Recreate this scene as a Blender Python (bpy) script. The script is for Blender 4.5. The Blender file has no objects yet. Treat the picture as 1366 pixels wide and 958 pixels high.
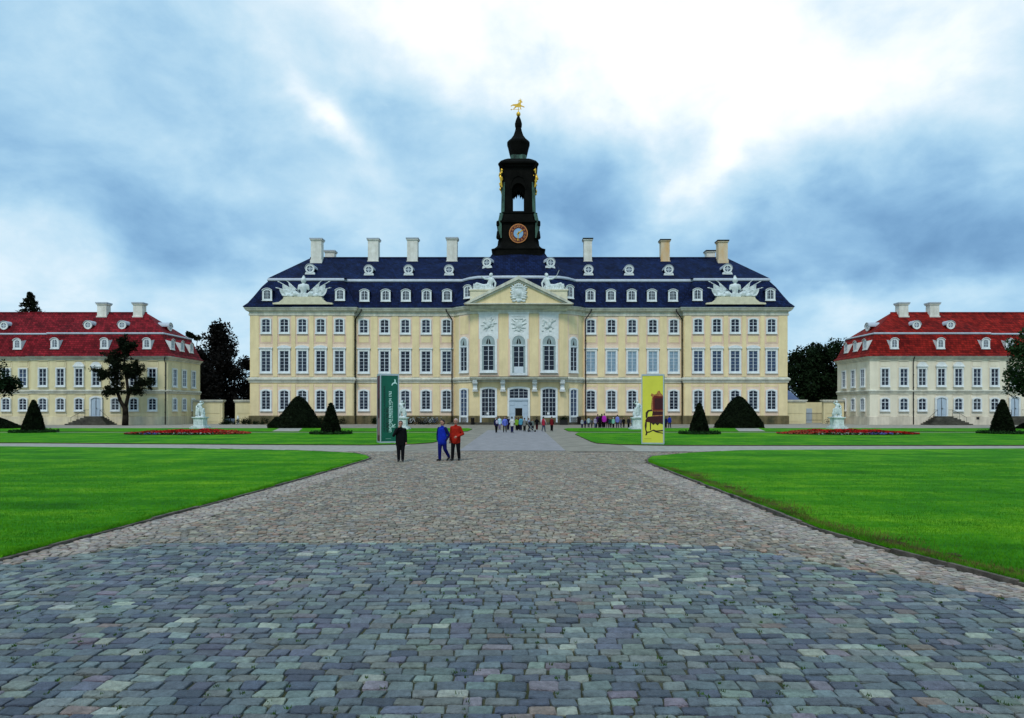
import bpy, math, random
import numpy as np
from mathutils import Vector, Matrix
random.seed(11); rng = np.random.default_rng(11)
S = bpy.context.scene; C = S.collection
R = math.radians
# camera calibration measured on the photograph (focal length in px, eye height, principal point)
F, E, CX, HY = 911.0, 2.3, 692.0, 545.0
def PX(px, Y): return (px - CX) / F * Y
def PZ(py, Y): return E + (HY - py) / F * Y
def GY(py): return F * E / (py - HY)

# ------------------------------------------------------------------ camera
cd = bpy.data.cameras.new('camera'); cam = bpy.data.objects.new('camera', cd); C.objects.link(cam)
cd.sensor_width = 36; cd.lens = F / 1366 * 36; cd.shift_x = -(CX - 683) / 1366; cd.shift_y = (HY - 479) / 1366
cam.location = (0, 0, E); cam.rotation_euler = (R(90), 0, 0); cd.clip_end = 3000; cd.clip_start = 0.1
S.camera = cam
# ------------------------------------------------------------------ sky, sun, exposure
SUN_EL, SUN_AZ = 50, 197            # azimuth clockwise from +Y: behind the camera, a little to the left
W = bpy.data.worlds.new('World'); S.world = W; W.use_nodes = True
nt = W.node_tree; N = nt.nodes; L = nt.links; N.clear()
def node(t, **kw):
    n = N.new(t)
    for k, v in kw.items(): setattr(n, k, v)
    return n
def mth(op, a, b=None, c=None, clamp=False):
    n = node('ShaderNodeMath', operation=op, use_clamp=clamp)
    for i, v in enumerate((a, b, c)):
        if v is None: continue
        if isinstance(v, (int, float)): n.inputs[i].default_value = v
        else: L.new(v, n.inputs[i])
    return n.outputs[0]
def vth(op, a, b=None):
    n = node('ShaderNodeVectorMath', operation=op)
    for i, v in enumerate((a, b)):
        if v is None: continue
        if isinstance(v, tuple): n.inputs[i].default_value = v
        else: L.new(v, n.inputs[i])
    return n.outputs['Value'] if op in ('DOT_PRODUCT', 'LENGTH') else n.outputs[0]
tc = node('ShaderNodeTexCoord')
sep = node('ShaderNodeSeparateXYZ'); L.new(tc.outputs['Generated'], sep.inputs[0])
az = mth('ARCTAN2', sep.outputs[0], sep.outputs[1]); el = mth('ARCSINE', sep.outputs[2])
comb = node('ShaderNodeCombineXYZ'); L.new(az, comb.inputs[0]); L.new(el, comb.inputs[1]); P = comb.outputs[0]
den = mth('ADD', mth('MAXIMUM', sep.outputs[2], 0.0), 0.42)
cp = node('ShaderNodeCombineXYZ'); L.new(mth('DIVIDE', sep.outputs[0], den), cp.inputs[0]); L.new(mth('DIVIDE', sep.outputs[1], den), cp.inputs[1])
cp.inputs[2].default_value = 3.7
def noise(scale, detail, rough, dist, vec):
    n = node('ShaderNodeTexNoise'); n.inputs['Scale'].default_value = scale; n.inputs['Detail'].default_value = detail
    n.inputs['Roughness'].default_value = rough; n.inputs['Distortion'].default_value = dist
    L.new(vec, n.inputs['Vector']); return n.outputs['Fac']
Pw0 = vth('MULTIPLY', P, (1.0, 1.5, 1.0))
n1 = noise(1.9, 9, 0.54, 0.25, cp.outputs[0]); n2 = noise(5.2, 8, 0.58, 0.3, cp.outputs[0]); n3 = noise(7.5, 9, 0.58, .3, Pw0)
# the banks of cloud: azimuth / elevation (given as picture points of the sky), spread, tilt, lightness
warp = node('ShaderNodeTexNoise'); warp.inputs['Scale'].default_value = 7; warp.inputs['Detail'].default_value = 5; L.new(P, warp.inputs['Vector'])
wv = vth('SCALE', vth('SUBTRACT', warp.outputs['Color'], (.5, .5, .5)))
wv.node.inputs['Scale'].default_value = 0.16
Pw = vth('ADD', P, wv)
BANKS = [(640, -60, 900, 110, 0, .12), (740, 10, 250, 60, 0, .26), (970, 65, 190, 75, 10, .33), (1120, 160, 160, 50, -15, .17), (1010, 140, 110, 55, -35, .10),
         (930, 222, 80, 16, -38, .20), (432, 135, 46, 15, 42, .30), (480, 175, 50, 22, 30, .10), (600, 60, 160, 60, 20, .10),
         (70, 350, 150, 40, 5, .20), (210, 190, 90, 30, 40, .06), (610, 310, 80, 24, 0, .14), (1130, 420, 150, 24, 0, .22), (330, 250, 90, 25, 15, .06), (200, 400, 300, 30, 0, .08),
         (775, 260, 85, 55, -20, -.26), (100, 225, 130, 44, 0, -.13), (600, 190, 110, 50, 10, -.10), (330, 340, 150, 36, 0, -.10),
         (1000, 330, 240, 40, 0, -.15), (1270, 300, 130, 60, 0, -.12), (1320, 170, 70, 60, 0, -.12), (300, 120, 150, 45, 20, -.05),
         (1200, 370, 200, 20, 0, -.12), (200, 280, 120, 24, 0, -.07)]
t = mth('ADD', mth('MULTIPLY', mth('SUBTRACT', n1, .5), .58), mth('MULTIPLY', mth('SUBTRACT', n2, .5), .42))
t = mth('MULTIPLY_ADD', mth('SUBTRACT', n3, .5), .42, t)
t = mth('ADD', t, 0.55)
for px, py, sx, sy, tilt, amp in BANKS:
    d = Vector(((px - CX) / F, 1, (HY - py) / F)).normalized()
    a, e = math.atan2(d.x, d.y), math.asin(d.z)
    q = vth('SUBTRACT', Pw, (a, e, 0))
    c_, s_ = math.cos(R(-tilt)), math.sin(R(-tilt))
    u = vth('DOT_PRODUCT', q, (c_ * F / sx, s_ * F / sx, 0)); v = vth('DOT_PRODUCT', q, (-s_ * F / sy, c_ * F / sy, 0))
    g = mth('EXPONENT', mth('MULTIPLY', mth('ADD', mth('MULTIPLY', u, u), mth('MULTIPLY', v, v)), -0.5))
    t = mth('MULTIPLY_ADD', g, amp, t)
ramp = node('ShaderNodeValToRGB'); L.new(t, ramp.inputs[0])
cr = ramp.color_ramp; cr.interpolation = 'B_SPLINE'
SKY = [(0.0, (.095, .225, .42)), (.22, (.16, .335, .57)), (.42, (.275, .51, .75)), (.62, (.46, .71, .88)), (.82, (.72, .86, .95)), (1.0, (1.08, 1.10, 1.12))]
while len(cr.elements) < len(SKY): cr.elements.new(.5)
for el_, (p_, c_) in zip(cr.elements, SKY): el_.position = p_; el_.color = (*c_, 1)
sky = node('ShaderNodeTexSky', sky_type='NISHITA', sun_disc=False, sun_elevation=R(SUN_EL), sun_rotation=R(SUN_AZ))
skyk = vth('SCALE', sky.outputs[0]); skyk.node.inputs['Scale'].default_value = 0.9
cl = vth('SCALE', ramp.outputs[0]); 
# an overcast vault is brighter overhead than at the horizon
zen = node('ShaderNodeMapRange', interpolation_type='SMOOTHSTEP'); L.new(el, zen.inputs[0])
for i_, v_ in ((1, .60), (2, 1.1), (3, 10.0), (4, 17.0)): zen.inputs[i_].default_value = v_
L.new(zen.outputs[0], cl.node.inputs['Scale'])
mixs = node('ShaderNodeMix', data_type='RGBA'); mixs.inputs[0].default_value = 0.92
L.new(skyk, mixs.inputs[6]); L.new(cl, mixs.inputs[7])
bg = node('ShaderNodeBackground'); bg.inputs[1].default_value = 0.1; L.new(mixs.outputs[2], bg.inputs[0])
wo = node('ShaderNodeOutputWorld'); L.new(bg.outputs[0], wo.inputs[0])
sl = bpy.data.lights.new('sun', 'SUN'); sl.energy = 1.5; sl.angle = R(13); sl.color = (1, .96, .9)
sun = bpy.data.objects.new('sun', sl); C.objects.link(sun); sun.location = (-20, -40, 80)
sd = Vector((math.sin(R(SUN_AZ)) * math.cos(R(SUN_EL)), math.cos(R(SUN_AZ)) * math.cos(R(SUN_EL)), math.sin(R(SUN_EL))))
sun.rotation_euler = sd.to_track_quat('Z', 'Y').to_euler()
vs = S.view_settings; S.display_settings.display_device = 'sRGB'
vs.view_transform = 'Standard'; vs.look = 'None'; vs.exposure = 0.12; vs.gamma = 1; vs.use_curve_mapping = False
S.cycles.max_bounces = 5; S.cycles.diffuse_bounces = 3; S.cycles.glossy_bounces = 2; S.cycles.caustics_reflective = False

# ------------------------------------------------------------------ materials
def sr(r, g, b):
    f = lambda c: (c / 255 / 12.92) if c / 255 <= .04045 else ((c / 255 + .055) / 1.055) ** 2.4
    return (f(r), f(g), f(b))
MATS = {}
def mat(name, col, rough=.8, var=.15, scale=3.0, bump=0.0, bscale=30.0, metal=0.0, spec=.3, col2=None, vcol=False, stretch=(1, 1, 1), streak=0.0):
    if name in MATS: return MATS[name]
    m = bpy.data.materials.new(name); m.use_nodes = True; MATS[name] = m
    t = m.node_tree; n = t.nodes; l = t.links
    b = n['Principled BSDF']; b.inputs['Roughness'].default_value = rough; b.inputs['Metallic'].default_value = metal
    b.inputs['Specular IOR Level'].default_value = spec
    co = n.new('ShaderNodeTexCoord'); mp = n.new('ShaderNodeMapping'); mp.inputs['Scale'].default_value = stretch
    l.new(co.outputs['Object'], mp.inputs[0])
    nz = n.new('ShaderNodeTexNoise'); nz.inputs['Scale'].default_value = scale; nz.inputs['Detail'].default_value = 8; nz.inputs['Roughness'].default_value = .65
    l.new(mp.outputs[0], nz.inputs['Vector'])
    rp = n.new('ShaderNodeValToRGB'); l.new(nz.outputs['Fac'], rp.inputs[0])
    c2 = col2 or tuple(c * (1 - 2 * var) for c in col)
    hi = tuple(c * (1 + var) for c in col)
    rp.color_ramp.elements[0].position = .3; rp.color_ramp.elements[0].color = (*c2, 1)
    rp.color_ramp.elements[1].position = .7; rp.color_ramp.elements[1].color = (*hi, 1)
    out = rp.outputs[0]
    if streak:                                                       # rain streaks and patchy limewash
        mp2 = n.new('ShaderNodeMapping'); mp2.inputs['Scale'].default_value = (.8, .8, .09); l.new(co.outputs['Object'], mp2.inputs[0])
        n3_ = n.new('ShaderNodeTexNoise'); n3_.inputs['Scale'].default_value = 1.5; n3_.inputs['Detail'].default_value = 9; n3_.inputs['Roughness'].default_value = .7; l.new(mp2.outputs[0], n3_.inputs['Vector'])
        r3 = n.new('ShaderNodeValToRGB'); l.new(n3_.outputs['Fac'], r3.inputs[0]); r3.color_ramp.elements[0].position = .30; r3.color_ramp.elements[1].position = .62
        r3.color_ramp.elements[0].color = (1 - streak, 1 - streak * 1.05, 1 - streak * 1.1, 1); r3.color_ramp.elements[1].color = (1.03, 1.03, 1.03, 1)
        m3 = n.new('ShaderNodeMix'); m3.data_type = 'RGBA'; m3.blend_type = 'MULTIPLY'; m3.inputs[0].default_value = 1; l.new(out, m3.inputs[6]); l.new(r3.outputs[0], m3.inputs[7]); out = m3.outputs[2]
    if vcol:
        at = n.new('ShaderNodeAttribute'); at.attribute_name = 'Col'
        mx = n.new('ShaderNodeMix'); mx.data_type = 'RGBA'; mx.blend_type = 'MULTIPLY'; mx.inputs[0].default_value = 1
        l.new(at.outputs['Color'], mx.inputs[6]); l.new(out, mx.inputs[7]); out = mx.outputs[2]
    l.new(out, b.inputs['Base Color'])
    if bump:
        n2_ = n.new('ShaderNodeTexNoise'); n2_.inputs['Scale'].default_value = bscale; n2_.inputs['Detail'].default_value = 6
        l.new(mp.outputs[0], n2_.inputs['Vector'])
        bp = n.new('ShaderNodeBump'); bp.inputs['Strength'].default_value = bump; bp.inputs['Distance'].default_value = .05
        l.new(n2_.outputs['Fac'], bp.inputs['Height']); l.new(bp.outputs[0], b.inputs['Normal'])
    return m
def roofmat(name, col, row, hue):
    """courses of slate or tile: rows by height, staggered by the horizontal axes, every piece its own tone"""
    m = bpy.data.materials.new(name); m.use_nodes = True; t = m.node_tree; n = t.nodes; l = t.links; b = n['Principled BSDF']
    b.inputs['Roughness'].default_value = .7; b.inputs['Specular IOR Level'].default_value = .07
    co = n.new('ShaderNodeTexCoord'); sp = n.new('ShaderNodeSeparateXYZ'); l.new(co.outputs['Object'], sp.inputs[0])
    ad = n.new('ShaderNodeMath'); l.new(sp.outputs[0], ad.inputs[0]); l.new(sp.outputs[1], ad.inputs[1])
    cb = n.new('ShaderNodeCombineXYZ'); l.new(ad.outputs[0], cb.inputs[0]); l.new(sp.outputs[2], cb.inputs[1])
    br = n.new('ShaderNodeTexBrick'); br.inputs['Scale'].default_value = 1; br.inputs['Brick Width'].default_value = row * 1.3
    br.inputs['Row Height'].default_value = row; br.inputs['Mortar Size'].default_value = .022; br.inputs['Bias'].default_value = 0
    br.inputs['Color1'].default_value = (*[c * .55 for c in col], 1); br.inputs['Color2'].default_value = (*[c * 1.35 for c in col], 1)
    br.inputs['Mortar'].default_value = (*[c * .3 for c in col], 1)
    l.new(cb.outputs[0], br.inputs['Vector'])
    nz = n.new('ShaderNodeTexNoise'); nz.inputs['Scale'].default_value = .5; nz.inputs['Detail'].default_value = 9; nz.inputs['Roughness'].default_value = .7
    l.new(co.outputs['Object'], nz.inputs['Vector'])
    rp = n.new('ShaderNodeValToRGB'); l.new(nz.outputs['Fac'], rp.inputs[0])
    rp.color_ramp.elements[0].position = .32; rp.color_ramp.elements[0].color = (.45, .45, .5, 1)
    rp.color_ramp.elements[1].position = .72; rp.color_ramp.elements[1].color = (*hue, 1)
    mx = n.new('ShaderNodeMix'); mx.data_type = 'RGBA'; mx.blend_type = 'MULTIPLY'; mx.inputs[0].default_value = 1
    l.new(br.outputs[0], mx.inputs[6]); l.new(rp.outputs[0], mx.inputs[7]); l.new(mx.outputs[2], b.inputs['Base Color'])
    bp = n.new('ShaderNodeBump'); bp.inputs['Strength'].default_value = .5; bp.inputs['Distance'].default_value = .03
    l.new(br.outputs['Fac'], bp.inputs['Height']); bp.invert = True; l.new(bp.outputs[0], b.inputs['Normal'])
    MATS[name] = m; return m
M_yel = mat('yellow_render', (.80, .635, .365), .85, .06, .6, .08, 14, col2=(.71, .565, .325), spec=.12, streak=.13)
M_pink = mat('pink_render', (.80, .60, .45), .85, .06, .7, .08, 14, col2=(.72, .545, .41), spec=.12, streak=.13)
M_pinkf = mat('pink_frame', (.76, .53, .40), .85, .05, 1.5, spec=.12, streak=.15)
M_white = mat('white_stone', (.74, .75, .73), .7, .08, 2.0, col2=(.60, .62, .62), spec=.2, streak=.14)
M_corn = mat('cornice_stone', (.66, .62, .50), .75, .08, 1.2, col2=(.50, .50, .44), spec=.15, streak=.35)
M_plin = mat('plinth_stone', (.21, .155, .075), .9, .25, .55, .3, 9, col2=(.05, .058, .035), spec=.1, streak=.45)
M_slate = roofmat('slate', (.0036, .0082, .045), .26, (2.4, 2.5, 1.7))
M_lead = mat('roof_lead', (.42, .45, .50), .5, .1, 2.0, spec=.3)
M_tile = roofmat('red_tile', (.170, .0070, .0125), .30, (1.6, 2.0, 1.7))
M_tile2 = roofmat('bright_red_tile', (.215, .0085, .0065), .30, (1.5, 2.0, 1.6))
M_wyel = mat('wing_render', (.74, .64, .385), .85, .06, .5, .08, 14, col2=(.65, .565, .345), spec=.12, streak=.13)
M_wpale = mat('wing_pale_render', (.78, .70, .55), .85, .06, .5, .08, 14, col2=(.70, .63, .49), spec=.12, streak=.12)
M_glass = mat('window_glass', (.006, .009, .022), .12, .3, .8, spec=.35)
M_glassb = mat('curtained_glass', (.24, .33, .40), .25, .2, .8, col2=(.14, .20, .26), spec=.35, stretch=(3, 3, .6))
M_glassm = mat('bluish_glass', (.04, .065, .12), .15, .5, .7, col2=(.008, .012, .03), spec=.35)
M_tymp = mat('grey_tympanum', (.30, .36, .36), .5, .1, 2)
M_sash = mat('sash_white', (.62, .66, .70), .5, .05, 3, spec=.3)
M_door = mat('door_blue_grey', (.42, .50, .58), .5, .06, 3, spec=.3, stretch=(3, 3, .5))
M_dark = mat('doorway_dark', (.006, .006, .006), .9, .2, 2)
M_pipe = mat('downpipe_metal', (.012, .010, .009), .5, .2, 4, spec=.3)
M_tower = mat('weathered_copper', (.0042, .0040, .0032), .8, .5, .8, .3, 5, col2=(.0015, .0015, .0012), spec=.05)
M_pat = mat('green_patina', (.06, .12, .09), .7, .4, 2.2, .3, 5, col2=(.006, .011, .008), spec=.15, stretch=(1, 1, .3))
M_gold = mat('gilding', (.80, .46, .06), .32, .15, 4, metal=.85)
M_brass = mat('gilded_numerals', (.65, .25, .05), .5, .1, 3)
M_dial = mat('dial_orange', (.55, .20, .055), .6, .12, 3)
M_dialred = mat('dial_dark_red', (.09, .010, .008), .6, .1, 3)
M_dialblue = mat('dial_blue', (.22, .38, .56), .5, .08, 3)
M_chimw = mat('chimney_render', (.74, .71, .64), .85, .10, 1.2, .1, 10, col2=(.60, .56, .48), streak=.2)
M_chimo = mat('stained_chimney_render', (.52, .30, .12), .85, .2, 1.0, .1, 10, col2=(.62, .55, .42), stretch=(1, 1, .35))
M_stat = mat('statue_stone', (.68, .715, .70), .75, .12, 2.5, .25, 18, col2=(.36, .395, .38))
M_sand = mat('attic_stone', (.66, .60, .42), .8, .1, 1.5, col2=(.52, .47, .34))
M_step = mat('step_stone', (.075, .068, .050), .85, .35, 1.2, .3, 12, col2=(.022, .020, .014))
M_kerb = mat('kerb_stone', (.12, .095, .075), .9, .4, 3, .3, 20, col2=(.02, .016, .012))
M_alu = mat('aluminium_frame', (.42, .48, .50), .4, .08, 3, metal=.3)
# ------------------------------------------------------------------ geometry helpers
class MB:
    def __init__(s): s.v = []; s.f = []; s.m = []; s.M = None
    def pt(s, p):
        if s.M is not None: p = s.M @ Vector(p)
        s.v.append((p[0], p[1], p[2])); return len(s.v) - 1
    def face(s, pts, m=0):
        s.f.append([s.pt(p) for p in pts]); s.m.append(m)
    def fi(s, idx, m=0): s.f.append(list(idx)); s.m.append(m)
    def box(s, x0, x1, y0, y1, z0, z1, m=0):
        a = [s.pt(p) for p in ((x0, y0, z0), (x1, y0, z0), (x1, y1, z0), (x0, y1, z0), (x0, y0, z1), (x1, y0, z1), (x1, y1, z1), (x0, y1, z1))]
        for q in ((0, 3, 2, 1), (4, 5, 6, 7), (0, 1, 5, 4), (1, 2, 6, 5), (2, 3, 7, 6), (3, 0, 4, 7)): s.fi([a[i] for i in q], m)
    def prism(s, out, y0, y1, m=0):
        """outline in x,z (anticlockwise seen from -y) pushed from y0 (front) to y1"""
        a = [s.pt((x, y0, z)) for x, z in out]; b = [s.pt((x, y1, z)) for x, z in out]; n = len(out)
        s.fi(a, m); s.fi(b[::-1], m)
        for i in range(n): s.fi((a[i], b[i], b[(i + 1) % n], a[(i + 1) % n]), m)
    def slab(s, out, z0, z1, m=0, mside=None):
        a = [s.pt((x, y, z0)) for x, y in out]; b = [s.pt((x, y, z1)) for x, y in out]; n = len(out)
        s.fi(b, m); s.fi(a[::-1], m)
        for i in range(n): s.fi((a[i], a[(i + 1) % n], b[(i + 1) % n], b[i]), m if mside is None else mside)
    def ring(s, inn, out, y0, y1, m=0):
        n = len(inn)
        ia = [s.pt((x, y0, z)) for x, z in inn]; oa = [s.pt((x, y0, z)) for x, z in out]
        ib = [s.pt((x, y1, z)) for x, z in inn]; ob = [s.pt((x, y1, z)) for x, z in out]
        for i in range(n):
            j = (i + 1) % n
            s.fi((ia[i], ia[j], oa[j], oa[i]), m); s.fi((oa[i], oa[j], ob[j], ob[i]), m); s.fi((ia[j], ia[i], ib[i], ib[j]), m)
    def tube(s, p, q, r0, r1=None, n=8, m=0, cap=True):
        r1 = r0 if r1 is None else r1
        p, q = Vector(p), Vector(q); d = (q - p)
        if d.length < 1e-6: return
        d.normalize(); u = d.orthogonal().normalized(); w = d.cross(u)
        a = []; b = []
        for i in range(n):
            t_ = 2 * math.pi * i / n; o = u * math.cos(t_) + w * math.sin(t_)
            a.append(s.pt(p + o * r0)); b.append(s.pt(q + o * r1))
        for i in range(n): j = (i + 1) % n; s.fi((a[i], a[j], b[j], b[i]), m)
        if cap: s.fi(a[::-1], m); s.fi(b, m)
    def path(s, pts, r, n=6, m=0):
        for p, q in zip(pts, pts[1:]): s.tube(p, q, r, r, n, m)
    def lathe(s, prof, n=16, c=(0, 0), m=0, rot=0, sq=None):
        rings = []
        for r, z in prof:
            rg = []
            for i in range(n):
                a = 2 * math.pi * i / n + rot
                rg.append(s.pt((c[0] + r * math.cos(a), c[1] + r * math.sin(a), z)))
            rings.append(rg)
        for A, B in zip(rings, rings[1:]):
            for i in range(n): j = (i + 1) % n; s.fi((A[i], A[j], B[j], B[i]), m)
        s.fi(rings[0][::-1], m); s.fi(rings[-1], m)
    def ell(s, c, r, nu=12, nv=8, m=0, rot=None):
        if isinstance(r, (int, float)): r = (r, r, r)
        rows = []
        for j in range(nv + 1):
            ph = math.pi * j / nv
            row = []
            for i in range(nu):
                th = 2 * math.pi * i / nu
                p = Vector((r[0] * math.sin(ph) * math.cos(th), r[1] * math.sin(ph) * math.sin(th), r[2] * math.cos(ph)))
                if rot is not None: p = rot @ p
                row.append(s.pt((c[0] + p.x, c[1] + p.y, c[2] + p.z)))
                if j in (0, nv): break
            rows.append(row)
        for j in range(nv):
            A, B = rows[j], rows[j + 1]
            for i in range(nu):
                k = (i + 1) % nu
                if len(A) == 1: s.fi((A[0], B[i], B[k]), m)
                elif len(B) == 1: s.fi((A[i], B[0], A[k]), m)
                else: s.fi((A[i], B[i], B[k], A[k]), m)
    def cap(s, p, q, r0, r1, m=0):
        s.tube(p, q, r0, r1, 10, m, False); s.ell(p, r0, 10, 6, m); s.ell(q, r1, 10, 6, m)
    def mesh(s, name, mats, smooth=False):
        me = bpy.data.meshes.new(name); me.from_pydata(s.v, [], s.f)
        for mt in mats: me.materials.append(mt)
        if len(mats) > 1: me.polygons.foreach_set('material_index', s.m)
        if smooth: me.polygons.foreach_set('use_smooth', [True] * len(me.polygons))
        me.update(); return me
WM = {}
def link(name, me, parent=None, loc=None, rz=0.0, local=False):
    """me is in world coordinates (loc None) or in the object's own; parents keep world placement unless local"""
    o = bpy.data.objects.new(name, me); C.objects.link(o)
    M = Matrix.Translation(loc or (0, 0, 0)) @ Matrix.Rotation(rz, 4, 'Z')
    o.location = loc or (0, 0, 0); o.rotation_euler = (0, 0, rz)
    if parent is not None:
        o.parent = parent
        if local: M = WM[parent.name] @ M
        else: o.matrix_parent_inverse = WM[parent.name].inverted()
    WM[o.name] = M
    return o
def build(mb, name, mats, parent=None, smooth=False, **kw):
    if not isinstance(mats, (list, tuple)): mats = [mats]
    return link(name, mb.mesh(name, mats, smooth), parent, **kw)
def tag(o, label, cat, group=None, kind=None):
    o['label'] = label; o['category'] = cat
    if group: o['group'] = group
    if kind: o['kind'] = kind
    return o
def thing(name, label, cat, loc=(0, 0, 0), rz=0.0, group=None):
    return tag(link(name, None, None, loc, rz), label, cat, group)
def struct(o): o['kind'] = 'structure'; return o
def remesh(mb, name, voxel, mats, it=3, smooth=True):
    me = mb.mesh(name, mats); o = bpy.data.objects.new('temporary', me); C.objects.link(o)
    r_ = o.modifiers.new('r', 'REMESH'); r_.mode = 'VOXEL'; r_.voxel_size = voxel; r_.use_smooth_shade = smooth
    if it: k = o.modifiers.new('s', 'SMOOTH'); k.factor = .5; k.iterations = it
    dg = bpy.context.evaluated_depsgraph_get(); out = bpy.data.meshes.new_from_object(o.evaluated_get(dg))
    bpy.data.objects.remove(o); bpy.data.meshes.remove(me); out.name = name
    out.materials.clear()
    for mt in mats: out.materials.append(mt)
    return out
def offset(poly, d, closed=False):
    """mitred offset of a plan polyline; positive = outward (to the right of travel)"""
    n = len(poly); out = []
    for i in range(n):
        p = Vector(poly[i])
        a = (Vector(poly[i]) - Vector(poly[i - 1])).normalized() if (i > 0 or closed) else None
        b = (Vector(poly[(i + 1) % n]) - Vector(poly[i])).normalized() if (i < n - 1 or closed) else None
        if a is None: a = b
        if b is None: b = a
        na, nb = Vector((a.y, -a.x)), Vector((b.y, -b.x))
        mdir = (na + nb); mdir.normalize(); k = d / max(.3, mdir.dot(na))
        out.append((p.x + mdir.x * k, p.y + mdir.y * k))
    return out
def sweep(mb, poly, prof, m=0, cap=True):
    """prof: (outward, z) pairs swept along the plan polyline"""
    rings = []
    for d, z in prof:
        rings.append([mb.pt((x, y, z)) for x, y in offset(poly, d)])
    for A, B in zip(rings, rings[1:]):
        for i in range(len(poly) - 1): mb.fi((A[i], A[i + 1], B[i + 1], B[i]), m)
    if cap and len(prof) > 2:
        mb.fi([r[0] for r in rings], m); mb.fi([r[-1] for r in rings][::-1], m)

# ------------------------------------------------------------------ windows and other repeated building parts
def outline(w, h, arch, n=8, z0=0.0, dx=0.0):
    pts = [(-w / 2 + dx, z0), (w / 2 + dx, z0)]
    if arch < .01: return pts + [(w / 2 + dx, z0 + h), (-w / 2 + dx, z0 + h)]
    r = (w * w / 4 + arch * arch) / (2 * arch); cz = z0 + h - r; a0 = math.asin(min(1, w / 2 / r))
    for i in range(n + 1):
        a = a0 - 2 * a0 * i / n; pts.append((r * math.sin(a) + dx, cz + r * math.cos(a)))
    return pts
def topz(w, h, arch, x):
    if arch < .01: return h
    r = (w * w / 4 + arch * arch) / (2 * arch); return h - r + math.sqrt(max(0, r * r - x * x))
MC = {}
def pane_mesh(w, h, arch, gm):
    k = ('pane', w, h, arch, gm.name)
    if k not in MC:
        b = MB(); b.prism(outline(w, h, arch), -.02, .06); MC[k] = b.mesh('pane', [gm])
    return MC[k]
def surround_mesh(w, h, arch, s, hat, sill=True):
    k = ('sur', w, h, arch, s, hat, sill)
    if k not in MC:
        b = MB(); n = 8
        b.ring(outline(w, h, arch, n), outline(w + 2 * s, h + 2 * s, arch, n, -s), -.14, .02)
        if sill: b.box(-w / 2 - s - .06, w / 2 + s + .06, -.22, .01, -s - .09, -s + .04)
        if hat:
            zt = h + s + .12
            b.box(-w / 2 - s - .12, w / 2 + s + .12, -.26, .02, zt, zt + .16)
            b.box(-w / 2 - s - .04, w / 2 + s + .04, -.18, .02, zt - .12, zt)
            if hat == 'arch': b.prism(outline(w + 2 * s + .2, .32, .26, 10, zt + .157), -.20, .02)
            if hat == 'shell': b.prism(outline(w + .5, .75, .6, 10, zt - .05), -.17, .02)
        MC[k] = b.mesh('surround', [M_white])
    return MC[k]
def sash_mesh(w, h, arch, rows, mull=.085, cols=2, bar=.032, split=None):
    k = ('sash', w, h, arch, rows, mull, cols, split)
    if k not in MC:
        b = MB(); e = .055
        b.ring(outline(w - 2 * e, h - 2 * e, arch * .93, 8, e), outline(w - .004, h - .004, arch, 8, .002), -.07, -.012)
        b.box(-mull / 2, mull / 2, -.08, -.015, e * .9, topz(w, h, arch, 0) - e * .9)
        for i in range(1, rows):
            z = h * i / rows; th = bar if (split is None or i != split) else .085
            hw = w / 2 - e * .9
            if topz(w, h, arch, hw) > z + .02: b.box(-hw, hw, -.066 if th == bar else -.075, -.014, z - th / 2, z + th / 2)
        for c in range(1, 2 * cols):
            if c == cols: continue
            x = -w / 2 + w * c / (2 * cols)
            b.box(x - bar / 2, x + bar / 2, -.06, -.013, e * .9, topz(w, h, arch, x) - e * .9)
        MC[k] = b.mesh('sash', [M_sash])
    return MC[k]
def window(parent, loc, rz, w, h, arch, s=.2, rows=4, cols=1, gm=None, hat=None, split=None, sill=True, name='window'):
    o = link(name, pane_mesh(w, h, arch, gm or M_glass), parent, loc, rz)
    if s: link('surround', surround_mesh(w, h, arch, s, hat, sill), o, local=True)
    link('sash', sash_mesh(w, h, arch, rows, cols=cols, split=split), o, local=True)
    return o
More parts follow.
